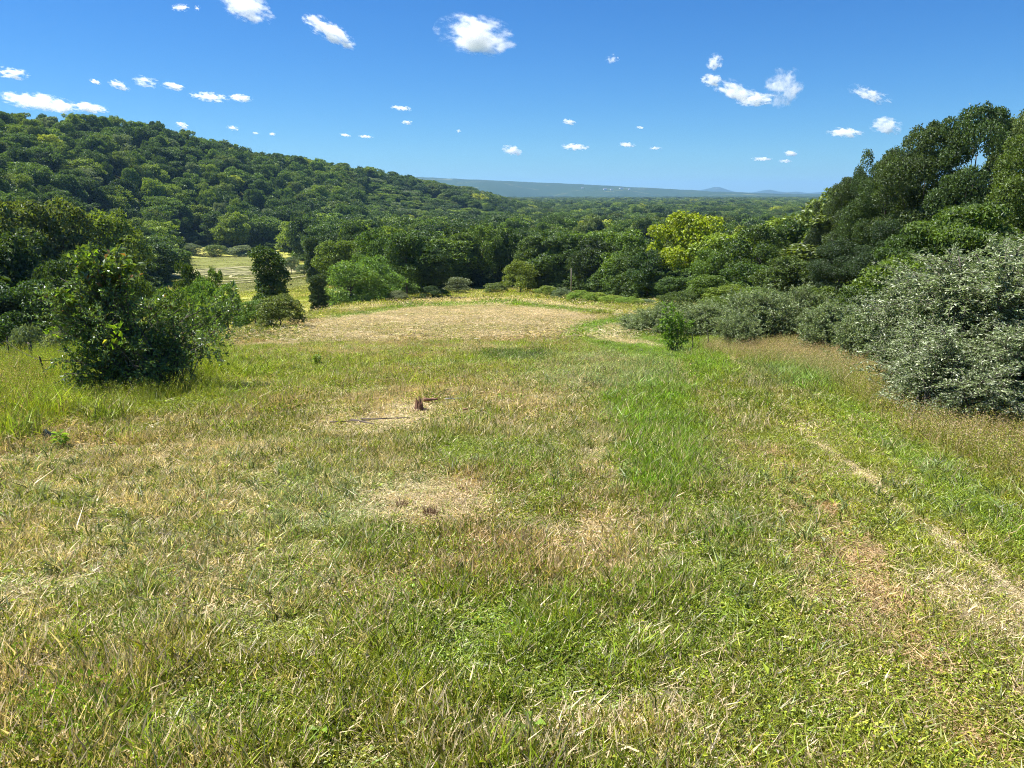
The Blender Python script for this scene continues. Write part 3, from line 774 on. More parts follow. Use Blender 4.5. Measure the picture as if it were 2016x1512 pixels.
# ------------------------------------------------------------------ near bushes: stems, twigs, leaves along the twigs
def spray_bush(ctrs, base, rg, nprim, ntwig, nleaf, leaf, aspect, tlen, stem_r=.02, gap=0.0, start=.35):
    """ctrs: lobes (x,y,z,r) that the primary stems reach into; base: list of root points"""
    C = np.asarray(ctrs, float); W = C[:, 3] ** 2; W = W / W.sum()
    stems = []; tw = []; P = []; D = []; NN = []
    for i in range(nprim):
        c = C[rg.choice(len(C), p=W)]
        tgt = c[:3] + unit(rg.normal(size=3)) * c[3] * rg.uniform(.2, .95)
        b = np.asarray(base[rg.integers(len(base))], float) + np.array([rg.normal() * .12, rg.normal() * .12, 0])
        mid = b + (tgt - b) * .5; mid[2] += .16 * np.linalg.norm(tgt - b); mid[:2] -= (tgt - b)[:2] * .12
        t = np.linspace(0, 1, 9)[:, None]
        q = (1 - t) ** 2 * b + 2 * t * (1 - t) * mid + t ** 2 * tgt + np.cumsum(rg.normal(size=(9, 3)) * .012, 0)
        stems.append(tube(q, stem_r * rg.uniform(.6, 1.2) * np.linspace(1, .22, 9), 5))
        for k in range(ntwig):
            s = rg.uniform(start, 1.0) ** .75; f = s * 8; a = min(int(f), 7); p0 = q[a] + (q[a+1] - q[a]) * (f - a)
            out = unit(p0 - c[:3] + rg.normal(size=3) * .2)
            d = unit(out * .8 + rg.normal(size=3) * .65 + np.array([0, 0, .45]))
            ln = tlen * rg.uniform(.5, 1.2)
            uu = np.linspace(0, 1, 5)[:, None]
            w_ = p0 + d * ln * uu + np.array([0, 0, -1]) * ln * .18 * uu ** 2 + rg.normal(size=3) * .02 * uu
            tw.append(tube(w_, .004 * np.linspace(1, .4, 5), 3))
            m = nleaf; lt = rg.random(m) ** .8
            fi = lt * 4; ai = np.minimum(fi.astype(int), 3); pp = w_[ai] + (w_[ai+1] - w_[ai]) * (fi - ai)[:, None]
            dd = unit(d * .6 + rg.normal(size=(m, 3)) * .75)
            P.append(pp + dd * .012); D.append(dd); NN.append(unit(rg.normal(size=(m, 3)) * .7 + [0, 0, .7]))
    P = np.vstack(P); D = np.vstack(D); NN = np.vstack(NN); n = len(P)
    s = leaf * rg.uniform(.6, 1.3, n)
    V, F = leaves(P, D, NN, s, s * aspect)
    return (V, F), join(stems), join(tw)

M_SILV = leafmat('silver_leaves', col=(.18, .225, .10), var=.5, trans=.32, gloss=.02, rough=.5, alt=(.50, .53, .39), altp=.30, tw=(1.1, 1.25, .6))
M_SILV2 = leafmat('grey_green_leaves', col=(.19, .25, .095), var=.45, trans=.3, gloss=.03, rough=.5, alt=(.32, .37, .22), altp=.25)
M_LEFT = leafmat('privet_leaves', col=(.14, .225, .04), var=.5, trans=.38, gloss=.07, rough=.42, alt=(.18, .23, .06), altp=.2)
M_LIME = leafmat('lime_leaves', col=(.20, .32, .03), var=.35, trans=.5, gloss=.015, rough=.6, alt=(.42, .40, .06), altp=.15)
M_TOP = leafmat('sprig_leaves', col=(.15, .22, .04), var=.4, trans=.45, gloss=.07, alt=(.26, .13, .04), altp=.05)
M_STEM = barkmat('stem_grey', (.05, .042, .034), (.15, .13, .10), 20)

def bush_unit(name, rg, w, h, nprim, ntwig, nleaf, leaf, aspect, tlen, mat, flat=.9):
    ct = []
    for i in range(26):
        a = rg.uniform(0, 2 * np.pi); e = rg.uniform(0, 1)
        q = .34 * np.cos(e * 1.25) * rg.uniform(.7, 1); z = .16 + .60 * np.sin(e * 1.5)
        ct.append((q * np.cos(a) * w, q * np.sin(a) * w, z * h, rg.uniform(.10, .17) * w))
    (V, F), st, twg = spray_bush(ct, [(rg.normal() * .1 * w, rg.normal() * .1 * w, -.15) for _ in range(6)], rg, nprim, ntwig, nleaf, leaf, aspect, tlen)
    P = Proto(); P.crown = mesh(name + '_foliage', V, F, mat); P.trunk = mesh(name + '_stems', *join([st, twg]), M_STEM, smooth=True)
    P.w = float(np.percentile(V[:, 0], 98.5) - np.percentile(V[:, 0], 1.5)); P.h = float(np.percentile(V[:, 2], 99)); return P

PR['silver'] = [bush_unit('silver_bush', np.random.default_rng(s), 3.2, 2.7, 180, 20, 36, .041, .38, .36, M_SILV) for s in (31, 32)]
PR['greybush'] = [bush_unit('grey_bush', np.random.default_rng(s), 4.0, 2.8, 110, 15, 20, .095, .42, .55, M_SILV2) for s in (33, 34)]

def B(style, v, px, dist, toprow, wpx, label, cat='bush', group=None, sink=0.0):
    P = PR[style][v % len(PR[style])]
    x, y, z = at(px, dist); top = wpos(px, toprow, dist)[2]
    wd = wpx / FPX * dist; h = max(top - z, .5) + sink
    e = empty('bush', (x, y, z - sink), random.uniform(0, 6.28), (wd / P.w, wd / P.w, h / P.h))
    obj('foliage', P.crown, e); obj('stem', P.trunk, e)
    tag(e, label, cat, group); TREES.append((x, y, wd * .45))
    return e
B('silver', 0, 1925, 13.2, 514, 250, 'big silvery leaved bush filling the right side')
B('silver', 1, 2030, 11.8, 508, 300, 'silvery bush cut by the right margin')
B('silver', 0, 1985, 10.6, 640, 250, 'low front part of the silver thicket at the right margin, nearest bush')
B('silver', 1, 1900, 11.8, 640, 150, 'low silver bush spilling onto the tan grass')
B('silver', 1, 1840, 15.0, 545, 130, 'silvery bush left of the biggest one')
B('silver', 0, 2180, 12.5, 500, 340, 'silver bush beyond the right edge of the picture')
B('greybush', 0, 1722, 19, 608, 92, 'grey green bush between the round ones and the silver thicket')
B('greybush', 1, 1640, 22, 600, 88, 'small rounded grey green bush left of the silver thicket')
B('greybush', 0, 1497, 26, 574, 112, 'rounded pale grey green bush right of the sapling')
B('greybush', 1, 1578, 28, 570, 88, 'domed grey green bush behind the rounded pale one')
B('greybush', 1, 1462, 23, 622, 70, 'little grey green bush at the foot of the rounded pale one')
B('greybush', 0, 1272, 34, 618, 84, 'dark grey bush where the mown track bends')
B('greybush', 1, 1312, 31, 606, 90, 'grey bush left behind the sapling')
B('greybush', 0, 1390, 29, 598, 95, 'shaded grey bush right behind the sapling')
T('mound', 1, 1560, 30, 580, 70, 'oak', 'dark green clump between two grey green bushes', 'bush', name='thicket')
T('shrub', 2, 1690, 24, 560, 150, 'oak', 'green bush behind the small rounded grey one', 'bush')
T('shrub', 1, 1780, 26, 500, 200, 'mid', 'green bush under the layered trees', 'bush')
T('shrub', 1, 1420, 36, 582, 110, 'mid', 'green bush behind the shaded grey one', 'bush')
T('shrub', 0, 1500, 40, 560, 150, 'mid', 'green bush behind the rounded pale one', 'bush')

# the big shrub at the left: lobes read off the photograph, given their own depth
def left_shrub():
    rg = np.random.default_rng(77)
    bx, by, bz = ground_hit(300, 778); D0 = math.hypot(bx, by)
    e = empty('shrub', (bx, by, bz)); b = np.array([bx, by, bz])
    spec = [(128, 592, 40, .1), (120, 560, 26, .2), (185, 560, 46, .0), (165, 640, 56, .1), (235, 585, 52, -.3), (225, 660, 58, -.4), (165, 700, 42, .2), (205, 735, 48, -.2),
            (260, 725, 50, -.6), (300, 625, 46, .3), (285, 582, 38, .2), (310, 575, 28, .3), (104, 610, 30, .1), (108, 650, 34, .1), (118, 700, 34, .1), (138, 738, 32, 0), (335, 660, 52, -.2), (290, 690, 46, .5), (375, 625, 46, .1), (420, 612, 38, .3), (452, 605, 28, .2), (410, 660, 40, -.3),
            (440, 655, 28, .3), (350, 600, 34, .8), (245, 760, 44, .2), (190, 768, 30, .1), (150, 745, 26, 0), (215, 780, 30, -.2), (165, 775, 22, 0), (280, 780, 26, -.1), (470, 640, 24, .2), (475, 615, 22, .2), (270, 640, 60, .9), (200, 620, 60, .9), (350, 650, 60, 1.1)]
    ct = []
    for (px, row, rp, dd) in spec:
        p = wpos(px, row, D0 + dd) - b; ct.append((*p, rp / FPX * D0 * 1.03))
    (V, F), st, tw = spray_bush(ct, [(rg.uniform(-.5, .5), rg.uniform(-.3, .3), -.05) for _ in range(9)], rg, 130, 13, 15, .058, .5, .33, stem_r=.016)
    obj('foliage', mesh('left_shrub_foliage', V, F, M_LEFT), e)
    obj('stem', mesh('left_shrub_stems', *join([st, tw]), M_STEM, smooth=True), e)
    # taller sprigs with bigger, partly reddish leaves at the top left
    sp = [(150, 505, 20, .2), (190, 515, 22, 0), (235, 515, 20, -.1), (175, 540, 26, .1), (95, 575, 16, .2), (215, 540, 26, .1), (255, 525, 12, 0), (465, 590, 10, .1), (440, 585, 10, 0), (330, 590, 14, .1)]
    ct2 = [(*(wpos(px, row, D0 + dd) - b), rp / FPX * D0) for (px, row, rp, dd) in sp]
    (V, F), st, tw = spray_bush(ct2, [(-.5, 0, .3), (-.2, .1, .4)], rg, 26, 7, 10, .095, .62, .26, stem_r=.014, start=.7)
    s_ = obj('sprig', mesh('left_shrub_sprigs', *join([(V, F)]), M_TOP), e); tag(s_, 'taller shoots with yellow green and reddish leaves')
    obj('twig', mesh('left_shrub_twigs', *join([st, tw]), M_STEM, smooth=True), e)
    lm = [(170, 507, .05), (195, 520, 0), (130, 590, 0), (235, 650, -.7), (238, 670, -.7), (105, 655, 0), (250, 520, 0)]
    P = np.vstack([wpos(px, row, D0 + dd) - b + rg.normal(size=(16, 3)) * .06 for px, row, dd in lm]); n = len(P)
    V, F = leaves(P, rand_dirs(n, rg), unit(rg.normal(size=(n, 3)) + [0, 0, .8]), rg.uniform(.07, .13, n), rg.uniform(.05, .08, n))
    y_ = obj('young_leaves', mesh('left_shrub_young', V, F, M_LIME), e); tag(y_, 'bright yellow green young leaves')
    tag(e, 'big many stemmed shrub with dark glossy leaves standing alone in the left foreground', 'shrub')
    TREES.append((bx, by, 1.5))
left_shrub()

def sapling():
    rg = np.random.default_rng(5); x, y, z = ground_hit(1326, 693); D = math.hypot(x, y); b = np.array([x, y, z])
    e = empty('sapling', (x, y, z))
    ct = [(*(wpos(px, row, D) - b + [0, rg.normal() * .15, 0]), rp / FPX * D) for px, row, rp in
          [(1318, 615, 16), (1345, 620, 16), (1300, 625, 14), (1330, 632, 24), (1355, 640, 16), (1310, 648, 20), (1345, 655, 18), (1318, 668, 12), (1335, 608, 12)]]
    (V, F), st, tw = spray_bush(ct, [(0, 0, -.05)], rg, 16, 7, 11, .11, .36, .24, stem_r=.012, start=.45)
    obj('foliage', mesh('sapling_leaves', V, F, leafmat('sapling_leaf', col=(.15, .26, .035), var=.4, trans=.45, gloss=.02, rough=.6)), e); obj('stem', mesh('sapling_stem', *join([st, tw]), M_STEM, smooth=True), e)
    tag(e, 'slender sapling with bright lime leaves before the grey bushes', 'sapling'); TREES.append((x, y, .5))
sapling()
for px, row, hh in ((1362, 692, .5), (1392, 690, .62)):
    x, y, z = ground_hit(px, row)
    q = np.array([[0, 0, -.1], [.02, 0, hh * .5], [-.02, .01, hh]])
    o = obj('dead_stem', mesh('dead_stem', *tube(q, np.array([.018, .015, .01]), 5), M_STEM), loc=(x, y, z)); tag(o, 'thin bare upright stem ' + ('just right of the sapling' if px < 1380 else 'further right of the sapling'), 'stem')

# pale bare trunk against the dark wood
x, y, z = at(1124, 112)
tp = wpos(1124, 528, 112)[2] - z
o = obj('bare_trunk', mesh('bare_trunk', *tube(np.array([[0, 0, -.5], [.05, 0, tp * .5], [0, .05, tp]]), np.array([.10, .09, .06]), 8), barkmat('bark_weathered', (.12, .10, .085), (.24, .21, .18)), smooth=True), loc=(x, y, z))
tag(o, 'pale bare trunk standing in front of the dark wood edge', 'dead tree')

# ------------------------------------------------------------------ the wood: individuals in front, the rest as one mass
def scatter_wood():
    out = []
    for r0, r1, sp in ((60, 260, 7.0), (260, 620, 9.6), (620, 1300, 12.5), (1300, 2600, 18.0)):
        nx = int(2 * r1 / sp)
        gx, gy = np.meshgrid(np.arange(-r1, r1, sp), np.arange(0, r1, sp))
        gx = gx.ravel() + rng.uniform(-.42, .42, gx.size) * sp; gy = gy.ravel() + rng.uniform(-.42, .42, gy.size) * sp
        r = np.hypot(gx, gy); az = np.arctan2(gx, gy)
        ok = (r >= r0) & (r < r1) & (np.abs(az) < R(44)) & (r > np.interp(az, _wa, _wr))
        x, y = gx[ok], gy[ok]
        out.append(np.stack([x, y, np.full(len(x), sp)], 1))
    W = np.vstack(out)
    keep = np.ones(len(W), bool)
    for (tx, ty, tr) in TREES:
        keep &= np.hypot(W[:, 0] - tx, W[:, 1] - ty) > max(tr * .8, 2.0)
    # a small lawn beyond the striped field and the gap with the house
    px, row = project(W[:, 0], W[:, 1], H(W[:, 0], W[:, 1]))
    keep &= ~((px > 335) & (px < 400) & (row > 470) & (row < 505))
    return W[keep]
WOOD = scatter_wood()
wz = H(WOOD[:, 0], WOOD[:, 1]); wr = np.hypot(WOOD[:, 0], WOOD[:, 1])
size = (9.5 + rng.uniform(-3.6, 4.6, len(WOOD))) * np.clip(WOOD[:, 2] / 8.0, .85, 2.2) ** .8 * 1.08
hts = rng.uniform(9.5, 15.5, len(WOOD)) * np.where(wr < 250, .88, 1.0) * (0.8 + .4 * fnoise(WOOD[:, 0], WOOD[:, 1], 60, 91))
_capr = np.interp(np.arctan2(WOOD[:, 0], WOOD[:, 1]), [px_az(p) for p in (-500, 0, 300, 650, 800, 1000, 1200, 1270, 1290, 1400, 1420, 1470, 1600, 1700, 2016, 2600)],
                  [400, 405, 410, 432, 445, 450, 455, 462, 500, 500, 455, 445, 405, 340, 280, 280])
_px0, _ = project(WOOD[:, 0], WOOD[:, 1], wz); _capt = np.array([wpos(a, b, c)[2] for a, b, c in zip(_px0, _capr + rng.uniform(-6, 22, len(WOOD)), wr)])
hts = np.where(wr < 240, np.clip(np.minimum(hts, _capt - wz), 3.0, 20), hts)
_capt2 = np.array([wpos(a, b, c)[2] for a, b, c in zip(_px0, 418 + rng.uniform(-6, 14, len(WOOD)), wr)])
hts = np.where((wr >= 240) & (wr < 700) & (_px0 > 720), np.clip(np.minimum(hts, _capt2 - wz), 7.0, 20), hts)
hts = np.where(wr > 1300, 14 + rng.uniform(-2, 3, len(WOOD)), hts)
cn = fnoise(WOOD[:, 0], WOOD[:, 1], 45, 95); cu = rng.random(len(WOOD))
keys = ['deep', 'oak', 'mid', 'light', 'olive', 'yellow', 'grey']
ci = np.select([cu < .16 + .1 * (cn < .45), cu < .52, cu < .76, cu < .88, cu < .975, cu < .982], [0, 1, 2, 3, 4, 5], 6)
colr = np.array([GR[k] for k in keys])[ci] * rng.uniform(.82, 1.2, (len(WOOD), 1))
hillm = ((np.arctan2(WOOD[:, 0], WOOD[:, 1]) < R(-6)) & (wr > 380))[:, None]
colr = np.where(hillm, colr * .98 + np.array(GR['oak']) * .15, colr)
size = np.where(hillm[:, 0], size * .9, size)
# visible size: hidden by the wood in front if its top lies well under the canopy line of nearer trees
px_, rowt = project(WOOD[:, 0], WOOD[:, 1], wz + hts)
vis = (px_ > -40) & (px_ < 2060)
bins = ((px_ + 60) / 14).astype(int); order = np.argsort(wr)
horizon_row = {}
show = np.zeros(len(WOOD))
for i in order:
    if not vis[i]: continue
    half = size[i] / 2 / wr[i] * FPX; b0 = int((px_[i] - half * .6 + 60) / 14); b1 = int((px_[i] + half * .6 + 60) / 14)
    cur = min(horizon_row.get(b, 2000) for b in range(b0, b1 + 1))
    curm = np.mean([min(horizon_row.get(b, 700), 700) for b in range(b0, b1 + 1)])
    gain = max(0, min(curm, 700) - rowt[i]); gain = min(gain, hts[i] / wr[i] * FPX)
    show[i] = gain * min(2 * half, 200)
    for b in range(b0, b1 + 1): horizon_row[b] = min(horizon_row.get(b, 2000), rowt[i])
NIND = 235
ind = np.argsort(-show)[:NIND]
shape_w = {'round': 'round', 'tall': 'upright', 'loose': 'loose'}
col_w = {'deep': 'very dark', 'oak': 'dark green', 'mid': 'mid green', 'light': 'light green', 'olive': 'olive green', 'yellow': 'yellowish', 'grey': 'greyish'}
def where_words(px, row, r, az):
    if px < 660 and r > 380:
        s = 'crest' if row < 300 + max(0, px - 300) * .1 else ('upper slope' if row < 350 else 'lower slope')
        q = 'far left' if px < 160 else ('left' if px < 330 else ('middle' if px < 500 else 'right'))
        return 'on %s of wooded hill, %s' % (s, q), 'trees on the wooded hill'
    if px < 330: return 'in wood behind big left shrub', 'trees of the wood at the left'
    if px < 660: return 'in wood behind striped field', 'trees behind the striped field'
    if px < 1000: return 'in valley wood above vine mounds', 'trees of the valley wood'
    if px < 1280: return 'in valley wood above far field edge', 'trees of the valley wood'
    if px < 1600: return 'in valley wood round yellow dome tree', 'trees of the valley wood'
    return 'in wood behind tall dark trees', 'trees of the wood at the right'
_used = {}
for i in ind[np.argsort(px_[ind])]:
    st = ('round', 'round', 'loose', 'tall')[rng.integers(4)]; P = PR[st][rng.integers(len(PR[st]))]
    e = empty('tree', (WOOD[i, 0], WOOD[i, 1], wz[i] - .2), rng.uniform(0, 6.28), (size[i] / P.w * 1.05, size[i] / P.w * 1.05, hts[i] / P.h))
    c = obj('crown', P.crown, e); c.color = (*colr[i], 1)
    if wr[i] < 260: obj('trunk', P.trunk, e)
    loc, g = where_words(px_[i], rowt[i], wr[i], 0)
    sz = 'large' if size[i] > 11 else ('small' if size[i] < 8 else 'middling')
    lab = '%s %s %s tree %s' % (sz, col_w[keys[ci[i]]], shape_w[st], loc)
    _used.setdefault(lab, []).append((e, g))
_ord = ['leftmost', 'second', 'third', 'fourth', 'fifth', 'sixth', 'seventh', 'eighth', 'ninth', 'tenth', 'eleventh', 'twelfth', 'thirteenth', 'fourteenth']
for lab, L_ in _used.items():
    for k, (e, g) in enumerate(L_):
        tag(e, lab if len(L_) == 1 else lab + ((', leftmost one') if k == 0 else (', %s from left' % _ord[min(k, 13)])), 'tree', g)
rest = np.setdiff1d(np.arange(len(WOOD)), ind)
# skip what lies fully behind nearer trees and would never show, far off to the sides only
rest = rest[(wr[rest] > 60)]

def proto_collection(name, meshes):
    c = bpy.data.collections.new(name)
    for k, me in enumerate(meshes):
        o = bpy.data.objects.new('%s_%02d' % (name, k), me); c.objects.link(o)
    return c

def stuff_instances(name, label, P, rot, scale, idx, attrs, coll, cat):
    me = bpy.data.meshes.new(name)
    me.vertices.add(len(P)); me.vertices.foreach_set('co', np.ascontiguousarray(P, np.float32).ravel())
    def att(nm, typ, arr, key):
        a = me.attributes.new(nm, typ, 'POINT'); a.data.foreach_set(key, np.ascontiguousarray(arr).ravel())
    att('rot', 'FLOAT_VECTOR', rot.astype(np.float32), 'vector'); att('scl', 'FLOAT_VECTOR', scale.astype(np.float32), 'vector')
    att('idx', 'INT', idx.astype(np.int32), 'value')
    for k, v in attrs.items():
        if v.ndim == 2: att(k, 'FLOAT_COLOR', np.concatenate([v, np.ones((len(v), 1))], 1).astype(np.float32), 'color')
        else: att(k, 'FLOAT', v.astype(np.float32), 'value')
    o = obj(name, me)
    ng = bpy.data.node_groups.new(name + '_scatter', 'GeometryNodeTree')
    ng.interface.new_socket('Geometry', in_out='INPUT', socket_type='NodeSocketGeometry')
    ng.interface.new_socket('Geometry', in_out='OUTPUT', socket_type='NodeSocketGeometry')
    gi = ng.nodes.new('NodeGroupInput'); go = ng.nodes.new('NodeGroupOutput')
    ci_ = ng.nodes.new('GeometryNodeCollectionInfo'); ci_.inputs['Collection'].default_value = coll
    ci_.inputs['Separate Children'].default_value = True; ci_.inputs['Reset Children'].default_value = True
    iop = ng.nodes.new('GeometryNodeInstanceOnPoints'); iop.inputs['Pick Instance'].default_value = True
    def named(nm, t):
        n = ng.nodes.new('GeometryNodeInputNamedAttribute'); n.data_type = t; n.inputs['Name'].default_value = nm
        return n.outputs['Attribute']
    ng.links.new(gi.outputs[0], iop.inputs['Points']); ng.links.new(ci_.outputs[0], iop.inputs['Instance'])
    ng.links.new(named('idx', 'INT'), iop.inputs['Instance Index'])
    ng.links.new(named('rot', 'FLOAT_VECTOR'), iop.inputs['Rotation']); ng.links.new(named('scl', 'FLOAT_VECTOR'), iop.inputs['Scale'])
    ng.links.new(iop.outputs[0], go.inputs[0])
    md = o.modifiers.new('scatter', 'NODES'); md.node_group = ng
    tag(o, label, cat, kind='stuff')
    return o

FP = []
for s in range(9):
    P = make_proto('far_tree', ('round', 'loose', 'tall', 'mound')[s % 4], 5200, .52, 60 + s, leafmat_=M_FOR); FP.append(P)
fcoll = proto_collection('forest_tree', [p.crown for p in FP])
# undergrowth just inside the wood edge belongs to the same mass
_ua = rng.uniform(R(-42), R(42), 1500); _ur = np.interp(_ua, _wa, _wr) + 2 + rng.random(1500) ** 1.5 * 26
_ux, _uy = _ur * np.sin(_ua), _ur * np.cos(_ua); _uz = H(_ux, _uy)
_n0 = len(WOOD); WOOD = np.vstack([WOOD, np.stack([_ux, _uy, np.full(1500, 5.0)], 1)]); wz = np.concatenate([wz, _uz])
size = np.concatenate([size, rng.uniform(3, 5.5, 1500)]); hts = np.concatenate([hts, rng.uniform(2.2, 4.5, 1500)])
colr = np.vstack([colr, np.array(GR['oak'])[None] * rng.uniform(.7, 1.4, (1500, 1))]); rest = np.concatenate([rest, _n0 + np.arange(1500)])
fi = rng.integers(0, 9, len(rest))
fw = np.array([p.w for p in FP])[fi]; fh = np.array([p.h for p in FP])[fi]
stuff_instances('forest', 'deciduous wood covering the hill and the valley floor', np.stack([WOOD[rest, 0], WOOD[rest, 1], wz[rest] - .3], 1),
                np.stack([np.zeros(len(rest)), np.zeros(len(rest)), rng.uniform(0, 6.28, len(rest))], 1),
                np.stack([size[rest] / fw * 1.1, size[rest] / fw * 1.1, hts[rest] / fh], 1), fi, {'tint': colr[rest]}, fcoll, 'forest')

# far woods on the plain: strips of tree clumps out to the ridges
def far_woods():
    n = 9000
    r = rng.uniform(2500 ** .8, 6200 ** .8, n) ** 1.25; a = rng.uniform(R(-12), R(34), n); x, y = r * np.sin(a), r * np.cos(a)
    k = fnoise(x, y, 420, 71, 2) < .60
    x, y, r = x[k], y[k], r[k]; z = H(x, y)
    n = len(x); fi = rng.integers(0, 9, n); s = rng.uniform(22, 42, n)
    stuff_instances('far_woods', 'distant woods scattered over the far plain', np.stack([x, y, z - 1], 1), np.stack([np.zeros(n), np.zeros(n), rng.uniform(0, 6.28, n)], 1),
                    np.stack([s / 9, s / 9, rng.uniform(1.0, 1.6, n)], 1), fi, {'tint': np.tile(np.array(GR['oak']), (n, 1)) * rng.uniform(.8, 1.3, (n, 1))}, fcoll, 'forest')
far_woods()

# ------------------------------------------------------------------ grass and ground cover
M_GRASS = grassmat('grass_blades')
def blades(n, rad, h, wd, rg, lean=.45, seg=2, curve=.5, flat=False):
    q = rad * np.sqrt(rg.random(n)); a = rg.uniform(0, 2 * np.pi, n)
    b = np.stack([q * np.cos(a), q * np.sin(a), np.full(n, -.01)], 1)
    hh = h * rg.uniform(.45, 1.25, n); la = rg.uniform(0, 2 * np.pi, n); ln = np.abs(rg.normal(size=n)) * lean
    if flat:
        b[:, 2] = rg.uniform(.004, .045, n) * (h / .1)
        d = np.stack([np.cos(la), np.sin(la), rg.normal(size=n) * .18], 1)
    else:
        d = np.stack([np.cos(la) * ln, np.sin(la) * ln, np.ones(n)], 1)
    d = unit(d); up = np.tile([0., 0, 1.], (n, 1)) if not flat else np.stack([-np.sin(la), np.cos(la), np.zeros(n)], 1)
    side = unit(np.cross(d, unit(rg.normal(size=(n, 3)) + [0, 0, .01]))) 
    hz = np.stack([np.cos(la), np.sin(la), np.zeros(n)], 1)
    w = wd * rg.uniform(.6, 1.3, n)
    m = b + d * (hh * .55)[:, None]
    t = b + d * hh[:, None] + hz * (hh * curve * rg.uniform(.1, 1, n))[:, None] - np.array([0, 0, 1]) * (hh * curve * .35 * rg.random(n))[:, None] * (0 if flat else 1)
    V = np.stack([b - side * w[:, None] / 2, b + side * w[:, None] / 2, m + side * w[:, None] * .42, m - side * w[:, None] * .42, t], 1)
    k = np.arange(n)[:, None] * 5
    F = np.concatenate([k + [0, 1, 2], k + [0, 2, 3], k + [3, 2, 4]], 0)
    return V.reshape(-1, 3), F
def cloverp(n, rad, h, lf, rg):
    q = rad * np.sqrt(rg.random(n)); a = rg.uniform(0, 2 * np.pi, n)
    P = np.stack([q * np.cos(a), q * np.sin(a), h * rg.uniform(.25, 1.1, n)], 1)
    D = unit(np.stack([rg.normal(size=n), rg.normal(size=n), rg.normal(size=n) * .35], 1)); Nn = unit(rg.normal(size=(n, 3)) * .45 + [0, 0, 1])
    s = lf * rg.uniform(.6, 1.3, n)
    return leaves(P, D, Nn, s, s * .7)
def seedheads(n, rad, h, rg):
    """thin stalks with a small nodding panicle"""
    parts = [blades(n, rad, h, .0028 * (1 + h), rg, lean=.14, curve=.22)]
    V = parts[0][0].reshape(n, 5, 3)[:, 4]
    m = 7; P = np.repeat(V, m, 0) + rg.normal(size=(n * m, 3)) * np.array([.012, .012, .035]) * (h / .5)
    parts.append(leaves(P, unit(rg.normal(size=(n * m, 3)) * .4 + [0, 0, 1]), rand_dirs(n * m, rg), .016 * (h / .4), .006 * (h / .4)))
    return join(parts)

LOD = {}   # (lod, kind) -> list of indices into grass collection
gm = []
def addp(lod, kind, VF):
    LOD.setdefault((lod, kind), []).append(len(gm)); gm.append(mesh('grass_patch', VF[0], VF[1], M_GRASS))
for v in range(3):
    g_ = np.random.default_rng(200 + v)
    addp('A', 'grass', blades(44, .10, .080, .0062, g_, lean=.5)); addp('A', 'litter', blades(46, .10, .06, .0028, g_, flat=True, curve=.5))
    addp('A', 'clover', cloverp(95, .09, .045, .010 + .002 * v, g_)); addp('A', 'stubble', blades(34, .09, .055, .0046, g_, lean=.4, curve=.25))
    addp('A', 'lush', join([blades(14, .06, .135, .006, g_, lean=.4, curve=.55)])); addp('A', 'tall', join([seedheads(9, .1, .42, g_), blades(18, .1, .2, .004, g_)]))
    addp('B', 'grass', blades(90, .22, .10, .0062, g_, lean=.42)); addp('B', 'litter', blades(100, .22, .08, .005, g_, flat=True, curve=.4))
    addp('B', 'clover', cloverp(110, .2, .06, .022, g_)); addp('B', 'stubble', blades(70, .2, .08, .006, g_, lean=.28, curve=.05))
    addp('B', 'lush', blades(50, .18, .2, .009, g_, lean=.45, curve=.7)); addp('B', 'tall', join([seedheads(26, .2, .45, g_), blades(45, .2, .22, .006, g_)]))
    addp('C', 'grass', blades(150, .65, .11, .016, g_, lean=.42)); addp('C', 'litter', blades(120, .65, .20, .014, g_, flat=True, curve=.15))
    addp('C', 'clover', cloverp(110, .6, .07, .05, g_)); addp('C', 'stubble', blades(120, .6, .08, .015, g_, lean=.28, curve=.05))
    addp('C', 'lush', blades(110, .6, .26, .022, g_, lean=.45, curve=.7)); addp('C', 'tall', join([seedheads(50, .6, .5, g_), blades(80, .6, .25, .014, g_)]))
    addp('D', 'grass', blades(200, 1.9, .13, .05, g_, lean=.42)); addp('D', 'litter', blades(260, 1.9, .2, .03, g_, flat=True, curve=.3))
    addp('D', 'lush', blades(150, 1.8, .3, .07, g_, lean=.45, curve=.6))
for v in range(3):
    g_ = np.random.default_rng(300 + v)
    addp('A', 'clump', blades(20, .035, .15, .0085, g_, lean=.5, curve=.7)); addp('B', 'clump', blades(26, .06, .17, .011, g_, lean=.5, curve=.7))
    a_ = np.arange(11) * 2.4; hh_ = g_.uniform(.01, .05, 11); q_ = g_.uniform(.0, .02, 11)
    rs_ = leaves(np.stack([q_ * np.cos(a_), q_ * np.sin(a_), hh_], 1), np.stack([np.cos(a_), np.sin(a_), g_.uniform(-.1, .7, 11)], 1), np.tile([0, 0, 1.], (11, 1)) + g_.normal(size=(11, 3)) * .2, g_.uniform(.025, .055, 11), g_.uniform(.014, .028, 11))
    addp('A', 'rosette', rs_); addp('B', 'rosette', rs_)
for k in ('clover', 'stubble', 'tall'):
    LOD[('D', k)] = LOD[('D', {'clover': 'grass', 'stubble': 'litter', 'tall': 'lush'}[k])]
gcoll = bpy.data.collections.new('grass_patches')
for k, me in enumerate(gm):
    gcoll.objects.link(bpy.data.objects.new('grass_patch_%03d' % k, me))

